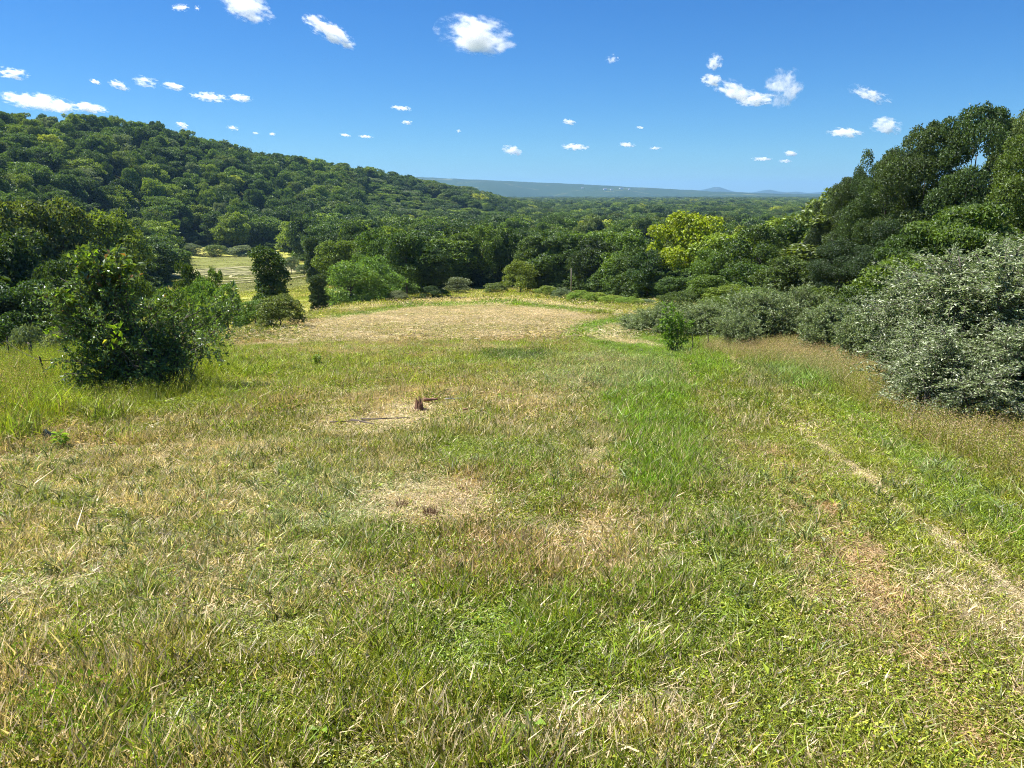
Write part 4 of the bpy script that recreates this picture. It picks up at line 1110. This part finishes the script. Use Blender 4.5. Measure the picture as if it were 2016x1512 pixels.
def grass():
    PP, RT, SC, IX, TI, DR, ST = [], [], [], [], [], [], []
    HA = R(43)
    for lod, r0, r1, n in (('A', .75, 4.2, 15000), ('A', 4.2, 9.5, 26000), ('B', 9.0, 17, 17000), ('B', 17, 30, 24000), ('C', 28, 50, 13000), ('C', 50, 78, 11000), ('D', 75, 190, 14000), ('D', 190, 352, 9000)):
        r = np.sqrt(rng.uniform(r0 ** 2, r1 ** 2, n)); a = rng.uniform(-HA, HA, n)
        x, y = r * np.sin(a), r * np.cos(a) 
        if lod == 'D':
            az = np.arctan2(x, y); k = r < np.interp(az, _wa, _wr); x, y, r, a = x[k], y[k], r[k], a[k]; n = len(x)
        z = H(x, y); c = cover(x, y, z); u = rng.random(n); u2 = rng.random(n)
        dry = c['dry']
        kind = np.where(u < .06 + dry * .40, 'litter', np.where(u < dry * .8, 'stubble', np.where(u2 < .38, 'clover', 'grass'))).astype(object)
        kind[(c['h'] > .185) & (u2 < .75)] = 'lush'; kind[(c['h'] > .125) & (u2 < .10)] = 'lush'
        tallm = ((c['tan'] > .35) & (u > .3)) | ((c['lw'] > .5) & (u > .62)); kind[tallm & (u2 > .3)] = 'tall'
        stray = (u2 > .990) & (r < 30); kind[stray] = 'lush'; kind[(r > 190) & (kind == 'litter')] = 'grass'
        idx = np.zeros(n, int)
        for kd in ('grass', 'litter', 'clover', 'stubble', 'lush', 'tall'):
            m = kind == kd; ch = np.array(LOD[(lod, kd)]); idx[m] = ch[rng.integers(0, len(ch), m.sum())]
        s = rng.uniform(.75, 1.3, n)
        hs = np.clip(c['h'] / .10, .3, 2.2) * rng.uniform(.8, 1.25, n)
        hs = np.where(kind == 'lush', np.clip(c['h'] / .17, .5, 2.0) * rng.uniform(.5, 1.45, n), hs); hs = np.where(kind == 'tall', np.clip(c['h'] / .3, .6, 1.3), hs)
        d_ = dry.copy(); d_ = np.where(kind == 'litter', np.clip(dry * 1.3 + .25, 0, 1), d_); d_ = np.where(kind == 'clover', dry * .3, d_); d_ = np.where(kind == 'lush', dry * .2, d_); d_ = np.where(kind == 'stubble', np.clip(dry * 1.2 + .1, 0, 1), d_)
        PP.append(np.stack([x, y, z], 1)); RT.append(np.stack([rng.normal(size=n) * .08, rng.normal(size=n) * .08, rng.uniform(0, 6.28, n)], 1))
        SC.append(np.stack([s, s, s * hs], 1)); IX.append(idx); DR.append(d_)
        TI.append(c['tint'] * rng.uniform(.55, 1.45, (n, 1)) * np.array([1, 1, 1]) * (1 + rng.normal(size=(n, 3)) * np.array([.10, .04, .15]))); ST.append(c['straw'] * rng.uniform(.7, 1.2, (n, 1)))
    for lod, r0, r1, n, kd in (('A', 1.2, 9, 2600, 'clump'), ('B', 9, 26, 5200, 'clump'), ('A', 1.2, 9, 1500, 'rosette'), ('B', 9, 20, 900, 'rosette')):
        r = np.sqrt(rng.uniform(r0 ** 2, r1 ** 2, n)); a = rng.uniform(-HA, HA, n); x, y = r * np.sin(a), r * np.cos(a)
        k = fnoise(x, y, 1.4, 77, 2) > (.5 if kd == 'clump' else .42); x, y = x[k], y[k]; n = len(x); z = H(x, y); c = cover(x, y, z)
        ok = c['h'] > .04; x, y, z = x[ok], y[ok], z[ok]; n = len(x); c = {q: v[ok] for q, v in c.items()}
        ch = np.array(LOD[(lod, kd)]); sc_ = rng.uniform(.5, 1.25, n)
        PP.append(np.stack([x, y, z], 1)); RT.append(np.stack([rng.normal(size=n) * .15, rng.normal(size=n) * .15, rng.uniform(0, 6.28, n)], 1))
        SC.append(np.stack([sc_, sc_, sc_], 1)); IX.append(ch[rng.integers(0, len(ch), n)]); DR.append(np.full(n, .08))
        base_ = G_BLUE * .95 if kd == 'clump' else G_LIME
        TI.append((base_ + (c['tint'] - base_) * rng.uniform(.1, .9, (n, 1))) * rng.uniform(.75, 1.25, (n, 1))); ST.append(c['straw'])
    stuff_instances('grass', 'ragged mown meadow grass, green and dried', np.vstack(PP), np.vstack(RT), np.vstack(SC), np.concatenate(IX),
                    {'tint': np.clip(np.vstack(TI), 0, 1), 'straw': np.clip(np.vstack(ST), 0, 1), 'dry': np.concatenate(DR)}, gcoll, 'grass')
grass()

# ------------------------------------------------------------------ windrows of the striped field
M_STRAW = plain('dry_hay', (.40, .37, .18), .95, noise=.35)
def windrows():
    x0, y0, z0 = ground_hit(478, 548)
    k = 0
    for rad, a0, a1 in [(q, R(188 - 10 * (i % 2)), R(352 + 6 * (i % 3))) for i, q in enumerate(np.arange(8, 76, 6.2))]:
        for (s, t) in ((0, 1),):
            n = 70; a = np.linspace(a0 - R(120), a1 - R(10), n); w = 1 + .05 * np.sin(a * 3 + k)
            X = x0 + rad * .62 * np.cos(a) * w; Y = y0 + 8 + rad * 1.05 * np.sin(a) * w
            Z = H(X, Y); px, row = project(X, Y, Z)
            m = (poly(px, row, FIELD2) > 0) & (np.hypot(X, Y) > 120)
            # keep the longest run inside the field
            runs = []; st = None
            for i in range(n):
                if m[i] and st is None: st = i
                if (not m[i] or i == n - 1) and st is not None:
                    runs.append((st, i)); st = None
            if not runs: continue
            st, en = max(runs, key=lambda q: q[1] - q[0])
            if en - st < 6: continue
            pts = np.stack([X, Y, Z + .04], 1)[st:en]; pts[:, :2] += rng.normal(size=(len(pts), 2)) * .18
            V, F = tube(pts, .24 + .12 * rng.random(len(pts)), 6); V[:, 2] = np.where(V[:, 2] > 0, V[:, 2], V[:, 2])
            zc = H(V[:, 0], V[:, 1]); V[:, 2] = zc + (V[:, 2] - zc) * .75
            o = obj('windrow', mesh('windrow', V, F, M_STRAW, smooth=True)); k += 1
            tag(o, 'curved pale row of cut hay on the striped field, %s from the centre' % ['first', 'second', 'third', 'fourth', 'fifth', 'sixth', 'seventh', 'eighth', 'ninth', 'tenth', 'eleventh', 'twelfth', 'last'][min(k - 1, 12)], 'windrow', 'rows of cut hay on the striped field')
windrows()

# ------------------------------------------------------------------ small things in the meadow
M_WOOD = barkmat('splintered_wood', (.10, .045, .028), (.30, .165, .10), 30)
M_STICK = barkmat('stick_bark', (.06, .045, .035), (.20, .16, .12), 30)
def stump():
    x, y, z = ground_hit(826, 812); rg = np.random.default_rng(3); e = empty('tree_stump', (x, y, z))
    parts = []
    for i in range(9):
        a = i / 9 * 6.28; q = .045; hgt = rg.uniform(.12, .22) * (1.35 if i in (2, 3) else 1); b = np.array([q * np.cos(a), q * np.sin(a), -.05])
        parts.append(tube(np.array([b, b + [0, 0, hgt * .6], b + [rg.normal() * .012, rg.normal() * .012, hgt + .05]]), np.array([.028, .024, .004]), 5))
    obj('broken_wood', mesh('stump_wood', *join(parts), M_WOOD), e)
    rp = []
    for i in range(6):
        a = i * 1.05 + .3; rp.append(tube(np.array([[0, 0, .03], [.1 * np.cos(a), .1 * np.sin(a), .03], [.22 * np.cos(a), .22 * np.sin(a), -.02]]), np.array([.03, .02, .008]), 5))
    obj('root', mesh('stump_root', *join(rp), M_WOOD), e)
    tag(e, 'small splintered reddish brown tree stump in the dried patch', 'stump')
stump()
def stick(px, row, length, ang, r, label, mat=M_STICK, name='fallen_branch', cat='branch', fork=False, lift=.05):
    x, y, z = ground_hit(px, row); rg = np.random.default_rng(int(px)); n = 8
    t = np.linspace(-.5, .5, n); X = t * length * math.cos(ang) + rg.normal(size=n) * length * .015; Y = t * length * math.sin(ang) + rg.normal(size=n) * length * .02
    Z = H(x + X, y + Y) - z + lift + r
    parts = [tube(np.stack([X, Y, Z], 1), r * np.linspace(1.1, .5, n), 6)]
    if fork:
        p = np.array([X[4], Y[4], Z[4]]); d = np.array([math.cos(ang - .7), math.sin(ang - .7), .12]) * length * .35
        parts.append(tube(np.array([p, p + d * .5 + [0, 0, .01], p + d]), r * np.array([.6, .45, .2]), 5))
    o = obj(name, mesh(name, *join(parts), mat, smooth=True), loc=(x, y, z)); tag(o, label, cat)
stick(848, 797, .2, .2, .03, 'short thick broken log lying just behind the splintered stump', M_WOOD, 'broken_log', 'log')
stick(757, 833, .62, .1, .011, 'longest thin dark stick lying left in front of the stump', fork=True)
stick(715, 840, .5, -.75, .013, 'dark stick slanting toward the camera left of the longest one')
stick(690, 838, .5, .3, .009, 'thin stick at the left end of the brushwood')
stick(868, 832, .55, .3, .008, 'thin stick in front right of the stump')
stick(898, 793, .3, .05, .012, 'pale short stick right behind the stump', M_BARKP)
stick(928, 813, .26, .6, .014, 'short dark piece of wood right of the stump', M_WOOD)
stick(648, 610, 1.9, .1, .16, 'reddish brown log lying in the green grass by the vine mounds', barkmat('red_log', (.10, .035, .025), (.26, .11, .07)), 'log', 'log', lift=.1)
stick(275, 1068, .2, .2, .006, 'dark rotten stick in the dry patch of the left foreground')
stick(330, 1071, .16, -.4, .006, 'second dark rotten stick right of the first in the left foreground')
M_STALK = barkmat('cut_stalk', (.14, .07, .035), (.42, .27, .15), 40)
def tuft_stub(px, row, n, hgt, label, seed):
    x, y, z = ground_hit(px, row); rg = np.random.default_rng(seed); parts = []; n = n * 2; hgt *= .8
    for i in range(n):
        a = rg.uniform(0, 6.28); s = rg.uniform(0, .05); l = rg.uniform(.05, .5)
        b = np.array([s * np.cos(a), s * np.sin(a), -.01]); h = hgt * rg.uniform(.6, 1.1)
        parts.append(tube(np.array([b, b + [np.cos(a) * l * h * .3, np.sin(a) * l * h * .3, h * .55], b + [np.cos(a) * l * h * .8, np.sin(a) * l * h * .8, h]]), np.array([.0028, .0026, .002]), 4))
    o = obj('cut_stalks', mesh('cut_stalks', *join(parts), M_STALK), loc=(x, y, z)); tag(o, label, 'stalks')
tuft_stub(849, 1018, 22, .11, 'fan of cut brown stalks at the right end of the dry patch', 1)
tuft_stub(792, 1000, 12, .10, 'loose cut brown stalks left of the fan of stalks', 2)
tuft_stub(492, 898, 16, .10, 'rusty brown stalk clump in the dry band of the left meadow', 3)
tuft_stub(250, 905, 10, .10, 'dark stalk clump at the left end of the dry band', 4)
tuft_stub(917, 970, 9, .09, 'small dark stalk clump behind the fan of stalks', 5)
tuft_stub(1020, 752, 8, .12, 'tiny dark stub on the slope behind the stump', 6)

def dark_pot():
    x, y, z = ground_hit(97, 874); e = empty('pot', (x, y, z + .06)); e.rotation_euler = (R(62), R(8), R(-60))
    m = plain('dark_green_plastic', (.010, .026, .016), .65)
    prof_ = [(0, -.07), (.062, -.07), (.085, .05), (.094, .05), (.094, .065), (.080, .065), (.058, -.06), (0, -.06)]
    n = 20; V = []; F = []
    for r_, zz in prof_:
        for k in range(n): V.append((r_ * math.cos(k / n * 6.2832), r_ * math.sin(k / n * 6.2832), zz))
    for i in range(len(prof_) - 1):
        for k in range(n): F.append((i * n + k, i * n + (k + 1) % n, (i + 1) * n + (k + 1) % n, (i + 1) * n + k))
    o = obj('pot_body', mesh('pot_body', V, F, m, smooth=False), e)
    tag(e, 'small dark green pot lying half hidden in the tall weeds', 'pot')
dark_pot()

# broad leaved weeds
def weed(px, row, n, lf, hgt, label, seed, mat=M_LIME):
    x, y, z = ground_hit(px, row); rg = np.random.default_rng(seed); e = empty('broadleaf_weed', (x, y, z), rg.uniform(0, 6))
    a = np.arange(n) * 2.4; hh = hgt * (.35 + .65 * np.arange(n) / n); out = lf * rg.uniform(.25, .7, n)
    P = np.stack([out * .4 * np.cos(a), out * .4 * np.sin(a), hh], 1); D = np.stack([np.cos(a), np.sin(a), rg.uniform(-.15, .5, n)], 1)
    s = lf * rg.uniform(.6, 1.2, n)
    V, F = leaves(P, D, np.tile([0, 0, 1.], (n, 1)) + rg.normal(size=(n, 3)) * .15, s, s * .62)
    obj('leaf', mesh('weed_leaves', V, F, mat), e)
    st = [tube(np.array([[0, 0, -.01], [.004, 0, hgt * .5], [0, .003, hgt]]), np.array([.0028, .0024, .0015]), 4)]
    obj('stem', mesh('weed_stem', *join(st), mat), e)
    tag(e, label, 'weed')
M_WEED = leafmat('weed_leaves', col=(.20, .28, .05), var=.3, trans=.42, gloss=.015, rough=.6)
for k, (px, row, n, lf, h, lab, mt) in enumerate([
    (1045, 1478, 7, .055, .13, 'yellow green seedling near the bottom centre of the meadow', M_LIME), (1085, 1505, 8, .04, .07, 'low yellow green weed right below the bottom centre seedling', M_LIME),
    (632, 1478, 8, .05, .08, 'pale yellow weed at the bottom, left of centre', M_LIME), (668, 1475, 5, .035, .06, 'small yellow weed right beside the bottom left one', M_LIME),
    (808, 1466, 4, .04, .08, 'single broad lime leafed seedling left of the bottom centre', M_LIME), (800, 1195, 40, .036, .06, 'leafy weed patch in the middle foreground, topmost of its cluster', M_WEED),
    (840, 1180, 36, .034, .055, 'leafy pale weed patch at the right of the weed cluster in the middle foreground', M_LIME), (770, 1215, 30, .034, .05, 'weed patch at the left of the weed cluster in the middle foreground', M_WEED),
    (790, 1240, 30, .036, .05, 'nearest weed patch of the cluster in the middle foreground', M_WEED), (940, 1240, 16, .03, .05, 'bright green low weed in the centre foreground', M_LIME),
    (320, 1180, 8, .03, .05, 'small yellow leaved weed left of the pale grass', M_LIME), (245, 1292, 6, .045, .07, 'yellowing weed in the left foreground', M_LIME),
    (1225, 1070, 9, .04, .06, 'small yellow green weed on the dry patch right of centre', M_LIME), (1170, 1010, 8, .04, .06, 'small weed on the green patch in the middle', M_WEED),
    (625, 725, 50, .10, .30, 'leafy weed clump alone on the upper slope', M_WEED), (55, 870, 30, .09, .25, 'broad weed at the left margin beside the pot', M_WEED),
    (120, 885, 24, .08, .2, 'weed just right of the dark pot', M_LIME), (1180, 1460, 8, .035, .06, 'small weed near the bottom right of centre', M_WEED), (20, 830, 40, .1, .3, 'tall leafy weed at the left margin', M_LIME)]):
    weed(px, row, n, lf, h, lab, 900 + k, mt)
x, y, z = ground_hit(570, 1402)
V, F = leaves(np.array([[0, 0, .03]]), np.array([[1, .4, .1]]), np.array([[.1, -.4, 1.]]), .035, .022)
o = obj('fallen_leaf', mesh('fallen_leaf', V, F, leafmat('red_leaf', col=(.5, .06, .04), var=.1)), loc=(x, y, z)); tag(o, 'small red fallen leaf in the left foreground', 'leaf')

# ------------------------------------------------------------------ wire fence at the left
M_RUST = plain('rusted_steel', (.055, .045, .04), .8, .3)
def fence():
    e = empty('wire_fence', ground_hit(-30, 740)); o0 = np.array(e.location)
    tops = []
    for px, row, hh in ((-30, 738, 1.0), (22, 735, 1.05), (92, 775, .8), (150, 760, .9)):
        x, y, z = ground_hit(px, row); b = np.array([x, y, z])
        hh *= .8; V, F = tube(np.array([[0, 0, -.2], [.02, 0, hh * .5], [.03 * (1 if px < 60 else -1), 0, hh]]) + b - o0, .013, 5)
        obj('post', mesh('fence_post', V, F, M_RUST), e); tops.append((b - o0, hh))
    for f in (.9, .55):
        for k in range(len(tops) - 1):
            a = tops[k][0] + [0, 0, tops[k][1] * f]; b = tops[k+1][0] + [0, 0, tops[k+1][1] * f]; t = np.linspace(0, 1, 9)[:, None]
            q = a + (b - a) * t; q[:, 2] -= .06 * (4 * t * (1 - t))[:, 0]
            obj('wire', mesh('fence_wire', *tube(q, .0045, 4), M_RUST), e)
    tag(e, 'old rusty wire fence with thin posts in the weeds at the left margin', 'fence')
fence()
x, y, z = ground_hit(70, 728)
o = obj('snag', mesh('snag', *tube(np.array([[0, 0, -.1], [-.03, 0, .3], [-.06, .02, .62], [-.1, 0, .7]]), np.array([.06, .045, .04, .012]), 7), M_STICK, smooth=True), loc=(x, y, z)); tag(o, 'short broken tree snag behind the wire fence', 'snag')

# ------------------------------------------------------------------ house and far farm buildings
M_WHITE = plain('white_paint', (.8, .8, .78), .6, noise=.04); M_ROOF = plain('grey_roof', (.16, .16, .17), .8); M_GLASS = plain('window_dark', (.03, .035, .04), .15)
def box(x0, x1, y0, y1, z0, z1):
    V = [(x0, y0, z0), (x1, y0, z0), (x1, y1, z0), (x0, y1, z0), (x0, y0, z1), (x1, y0, z1), (x1, y1, z1), (x0, y1, z1)]
    F = [(0, 3, 2, 1), (4, 5, 6, 7), (0, 1, 5, 4), (1, 2, 6, 5), (2, 3, 7, 6), (3, 0, 4, 7)]
    return np.array(V, float), np.array(F)
def house(px, dist, wd, dp, wh, rh, rz, label, cat, nwin, name, dz=0):
    x, y, z = at(px, dist); e = empty(name, (x, y, z + dz), rz)
    V = np.array([(-wd/2, -dp/2, -1), (wd/2, -dp/2, -1), (wd/2, dp/2, -1), (-wd/2, dp/2, -1), (-wd/2, -dp/2, wh), (wd/2, -dp/2, wh), (wd/2, dp/2, wh), (-wd/2, dp/2, wh), (-wd/2, 0, wh + rh), (wd/2, 0, wh + rh)])
    me = bpy.data.meshes.new('house_wall'); me.from_pydata(V.tolist(), [], [(0, 1, 5, 4), (2, 3, 7, 6), (3, 0, 4, 8, 7), (1, 2, 6, 9, 5), (0, 3, 2, 1)]); me.materials.append(M_WHITE); obj('wall', me, e)
    o_ = .35; t_ = .12; parts = []
    for s in (-1, 1):
        sl = rh / (dp / 2)
        a = [(-wd/2 - o_, s * (dp/2 + o_), wh - o_ * sl + .02), (wd/2 + o_, s * (dp/2 + o_), wh - o_ * sl + .02), (wd/2 + o_, 0, wh + rh + .02), (-wd/2 - o_, 0, wh + rh + .02)]
        Vb = np.array(a + [(p[0], p[1], p[2] + t_) for p in a], float); parts.append((Vb, np.array([(0, 1, 2, 3), (7, 6, 5, 4), (0, 4, 5, 1), (1, 5, 6, 2), (2, 6, 7, 3), (3, 7, 4, 0)])))
    obj('roof', mesh('house_roof', *join(parts), M_ROOF), e)
    for k in range(nwin):
        cx = -wd/2 + wd * (k + .5) / nwin
        obj('window', mesh('house_window', *box(cx - .45, cx + .45, -dp/2 - .05, -dp/2 + .05, 1.0, 2.3), M_GLASS), e)
    tag(e, label, cat); return e
house(238, 152, 6, 5, 2.3, 1.5, .4, 'white house glimpsed through the trees at the left', 'house', 3, 'house')
for k, (px, d, wd, lab) in enumerate([(1148, 4200, 30, 'tiny white farm building on the plain, far left one'), (1190, 4300, 46, 'tiny white barn left in the group of farm buildings'),
        (1204, 4250, 34, 'tiny white barn in the middle of the group of farm buildings'), (1222, 4350, 60, 'long tiny white farm shed right in the group of farm buildings'), (1240, 4400, 30, 'rightmost tiny white farm building')]):
    X_, Y_, Z_ = RIDGE; PX_, RW_ = project(X_, Y_, Z_); hf = len(X_) // 2
    q_ = np.argmin((PX_[:hf] - px) ** 2 + (RW_[:hf] - (372 + k % 3)) ** 2); i_, j_ = np.unravel_index(q_, X_[:hf].shape)
    e_ = house(px, 5000, wd * .5, 10, 5, 3, .2 * k, lab, 'barn', 0, 'barn'); e_.location = (X_[i_, j_], Y_[i_, j_], Z_[i_, j_] + 1.0)

# ------------------------------------------------------------------ clouds
def cloudmat(seed, dens, wisp, dims):
    m, nt, out = newmat('cloud_vapour'); L = nt.links
    tc = N(nt, 'ShaderNodeTexCoord')
    mp = N(nt, 'ShaderNodeMapping'); mp.inputs['Location'].default_value = (seed * 3.7, seed * 1.3, seed * 2.1)
    asp = dims[0] / dims[2]
    mp.inputs['Scale'].default_value = (1.3 * max(1, asp * .45), 1.3, 1.3)
    L.new(tc.outputs['Object'], mp.inputs[0])
    no = N(nt, 'ShaderNodeTexNoise'); no.inputs['Scale'].default_value = 1.5; no.inputs['Detail'].default_value = 8; no.inputs['Roughness'].default_value = .66
    L.new(mp.outputs[0], no.inputs['Vector'])
    ln = N(nt, 'ShaderNodeVectorMath', operation='LENGTH'); L.new(tc.outputs['Object'], ln.inputs[0])
    f = math_(nt, 'SUBTRACT', 1.0, ln.outputs['Value'])
    f = math_(nt, 'ADD', f, math_(nt, 'MULTIPLY', math_(nt, 'SUBTRACT', no.outputs[0], .5 + wisp), 4.2))
    mr = N(nt, 'ShaderNodeMapRange'); mr.interpolation_type = 'SMOOTHSTEP'; mr.inputs['From Min'].default_value = .30; mr.inputs['From Max'].default_value = 1.15; mr.inputs['To Max'].default_value = dens
    L.new(f, mr.inputs[0])
    # nothing may reach the hull of the ellipsoid
    ed = N(nt, 'ShaderNodeMapRange'); ed.inputs['From Min'].default_value = 1.0; ed.inputs['From Max'].default_value = .82; L.new(ln.outputs['Value'], ed.inputs[0])
    pv = N(nt, 'ShaderNodeVolumeScatter'); pv.inputs['Color'].default_value = (1, 1, 1, 1); pv.inputs['Anisotropy'].default_value = .3
    L.new(math_(nt, 'MULTIPLY', mr.outputs[0], ed.outputs[0]), pv.inputs['Density']); L.new(pv.outputs[0], out.inputs['Volume'])
    return m
import bmesh
_bm = bmesh.new(); bmesh.ops.create_icosphere(_bm, subdivisions=2, radius=1.0)
def cloud(k, px, row, wp, hp, tilt, wisp, label):
    d = pdir(px, row); d = d / np.linalg.norm(d); dist = min(900 / d[2], 16000); p = d * dist + [0, 0, EYE]
    sx = wp * .96 / 2 / FPX * dist * 1.05; sz = hp * .98 / 2 / FPX * dist; sy = (sx + sz) / 2
    me = bpy.data.meshes.new('cloud'); _bm.to_mesh(me); 
    me.materials.append(cloudmat(k + 1, 4.4 / sz * (1 - wisp * 3), wisp, (sx, sy, sz)))
    o = obj('cloud', me, loc=tuple(p)); o.scale = (sx, sy, sz)
    o.rotation_mode = 'ZXY'; o.rotation_euler = (0, R(tilt), -math.atan2(d[0], d[1]))
    tag(o, label, 'cloud')
CL = [(938, 70, 165, 78, 8, .0, 'largest cloud, ragged and white, above the middle'), (485, 15, 105, 55, 15, .02, 'ragged cloud cut by the top edge'),
      (650, 62, 110, 40, 28, .0, 'slanting cloud between the top edge cloud and the largest one'), (355, 15, 34, 14, -8, .02, 'small cloud at the top left of the ragged one'), (388, 16, 12, 12, 0, .05, 'faint speck of cloud beside the small top left one'),
      (25, 144, 56, 22, 5, .02, 'cloud at the left margin above the long one'), (80, 202, 130, 34, 8, .0, 'long flat cloud low over the left hill'), (178, 212, 62, 20, 8, .0, 'cloud joined to the right of the long flat one'),
      (188, 161, 20, 9, 20, .0, 'tiny slanting cloud first in the upper left row'), (236, 168, 40, 18, 20, .02, 'small cloud second in the upper left row'), (288, 162, 50, 24, 10, .03, 'wispy cloud third in the upper left row'),
      (342, 170, 40, 16, 10, .0, 'small cloud fourth in the upper left row'), (412, 191, 74, 20, 4, .02, 'flat cloud low in the upper left row'), (474, 193, 46, 16, 4, .0, 'cloud at the right end of the upper left row'),
      (359, 247, 26, 14, 25, .0, 'little cloud just over the hill crest'), (459, 252, 26, 10, 8, .02, 'little cloud right of the one over the hill crest'), (503, 262, 14, 6, 0, .03, 'faint speck left of the tiny pair'), (536, 264, 14, 7, 5, .0, 'tiny bright speck over the hill'),
      (790, 213, 46, 11, 6, .02, 'flat little cloud under the largest cloud'), (802, 241, 24, 10, 5, .02, 'tiny cloud below the flat little one'), (680, 266, 26, 7, 8, .02, 'thin streak of cloud left in the low middle'), (720, 269, 32, 7, 4, .02, 'thin streak right beside the left streak'),
      (903, 258, 14, 8, 0, .04, 'faint dot of cloud in the low middle'), (1008, 296, 44, 22, 12, .0, 'small puffy cloud low in the middle'), (1120, 240, 30, 14, 12, .02, 'small hazy cloud above the lens shaped one'),
      (1131, 289, 60, 15, 4, .0, 'lens shaped little cloud near the horizon'), (1234, 285, 38, 11, 4, .02, 'flat wisp right of the lens shaped one'), (1290, 292, 30, 8, 0, .04, 'faint pair of wisps near the horizon'),
      (1407, 122, 34, 34, 0, .0, 'small round cloud above the hooked one'), (1402, 158, 46, 26, 10, .0, 'left head of the hooked cloud'), (1450, 182, 100, 40, 22, .02, 'middle body of the hooked cloud'), (1540, 172, 76, 80, 0, .02, 'right hooked end of the hooked cloud'),
      (1485, 195, 80, 28, 0, .01, 'flat bottom of the hooked cloud'), (1712, 186, 84, 26, 24, .05, 'thin curling wisp left of the tall trees'), (1663, 261, 66, 20, 4, .0, 'smooth flat cloud left of the tall trees'), (1744, 248, 60, 34, 12, .0, 'puffy cloud touching the tall trees'),
      (1500, 313, 44, 9, 2, .02, 'thin flat cloud near the horizon at the right'), (1546, 317, 28, 8, 2, .02, 'tiny cloud below the small pair at the right'), (1556, 302, 28, 13, 5, .0, 'upper tiny cloud of the pair near the horizon'), (1205, 116, 34, 22, 0, .07, 'barely visible wisp right of the largest cloud'), (1260, 251, 18, 7, 8, .03, 'faint speck right of the small hazy cloud')]
for k, c in enumerate(CL): cloud(k, *c)

# ------------------------------------------------------------------ air
hm, nt, out = newmat('air')
pv = N(nt, 'ShaderNodeVolumePrincipled'); pv.inputs['Color'].default_value = (.32, .58, .97, 1); pv.inputs['Density'].default_value = 8e-5; pv.inputs['Anisotropy'].default_value = .2
nt.links.new(pv.outputs[0], out.inputs['Volume'])
V, F = box(-15500, 15500, -600, 15800, -62, 240)
o = obj('haze', mesh('haze', V, F, hm)); tag(o, 'thin blue air over the valley', kind='stuff')
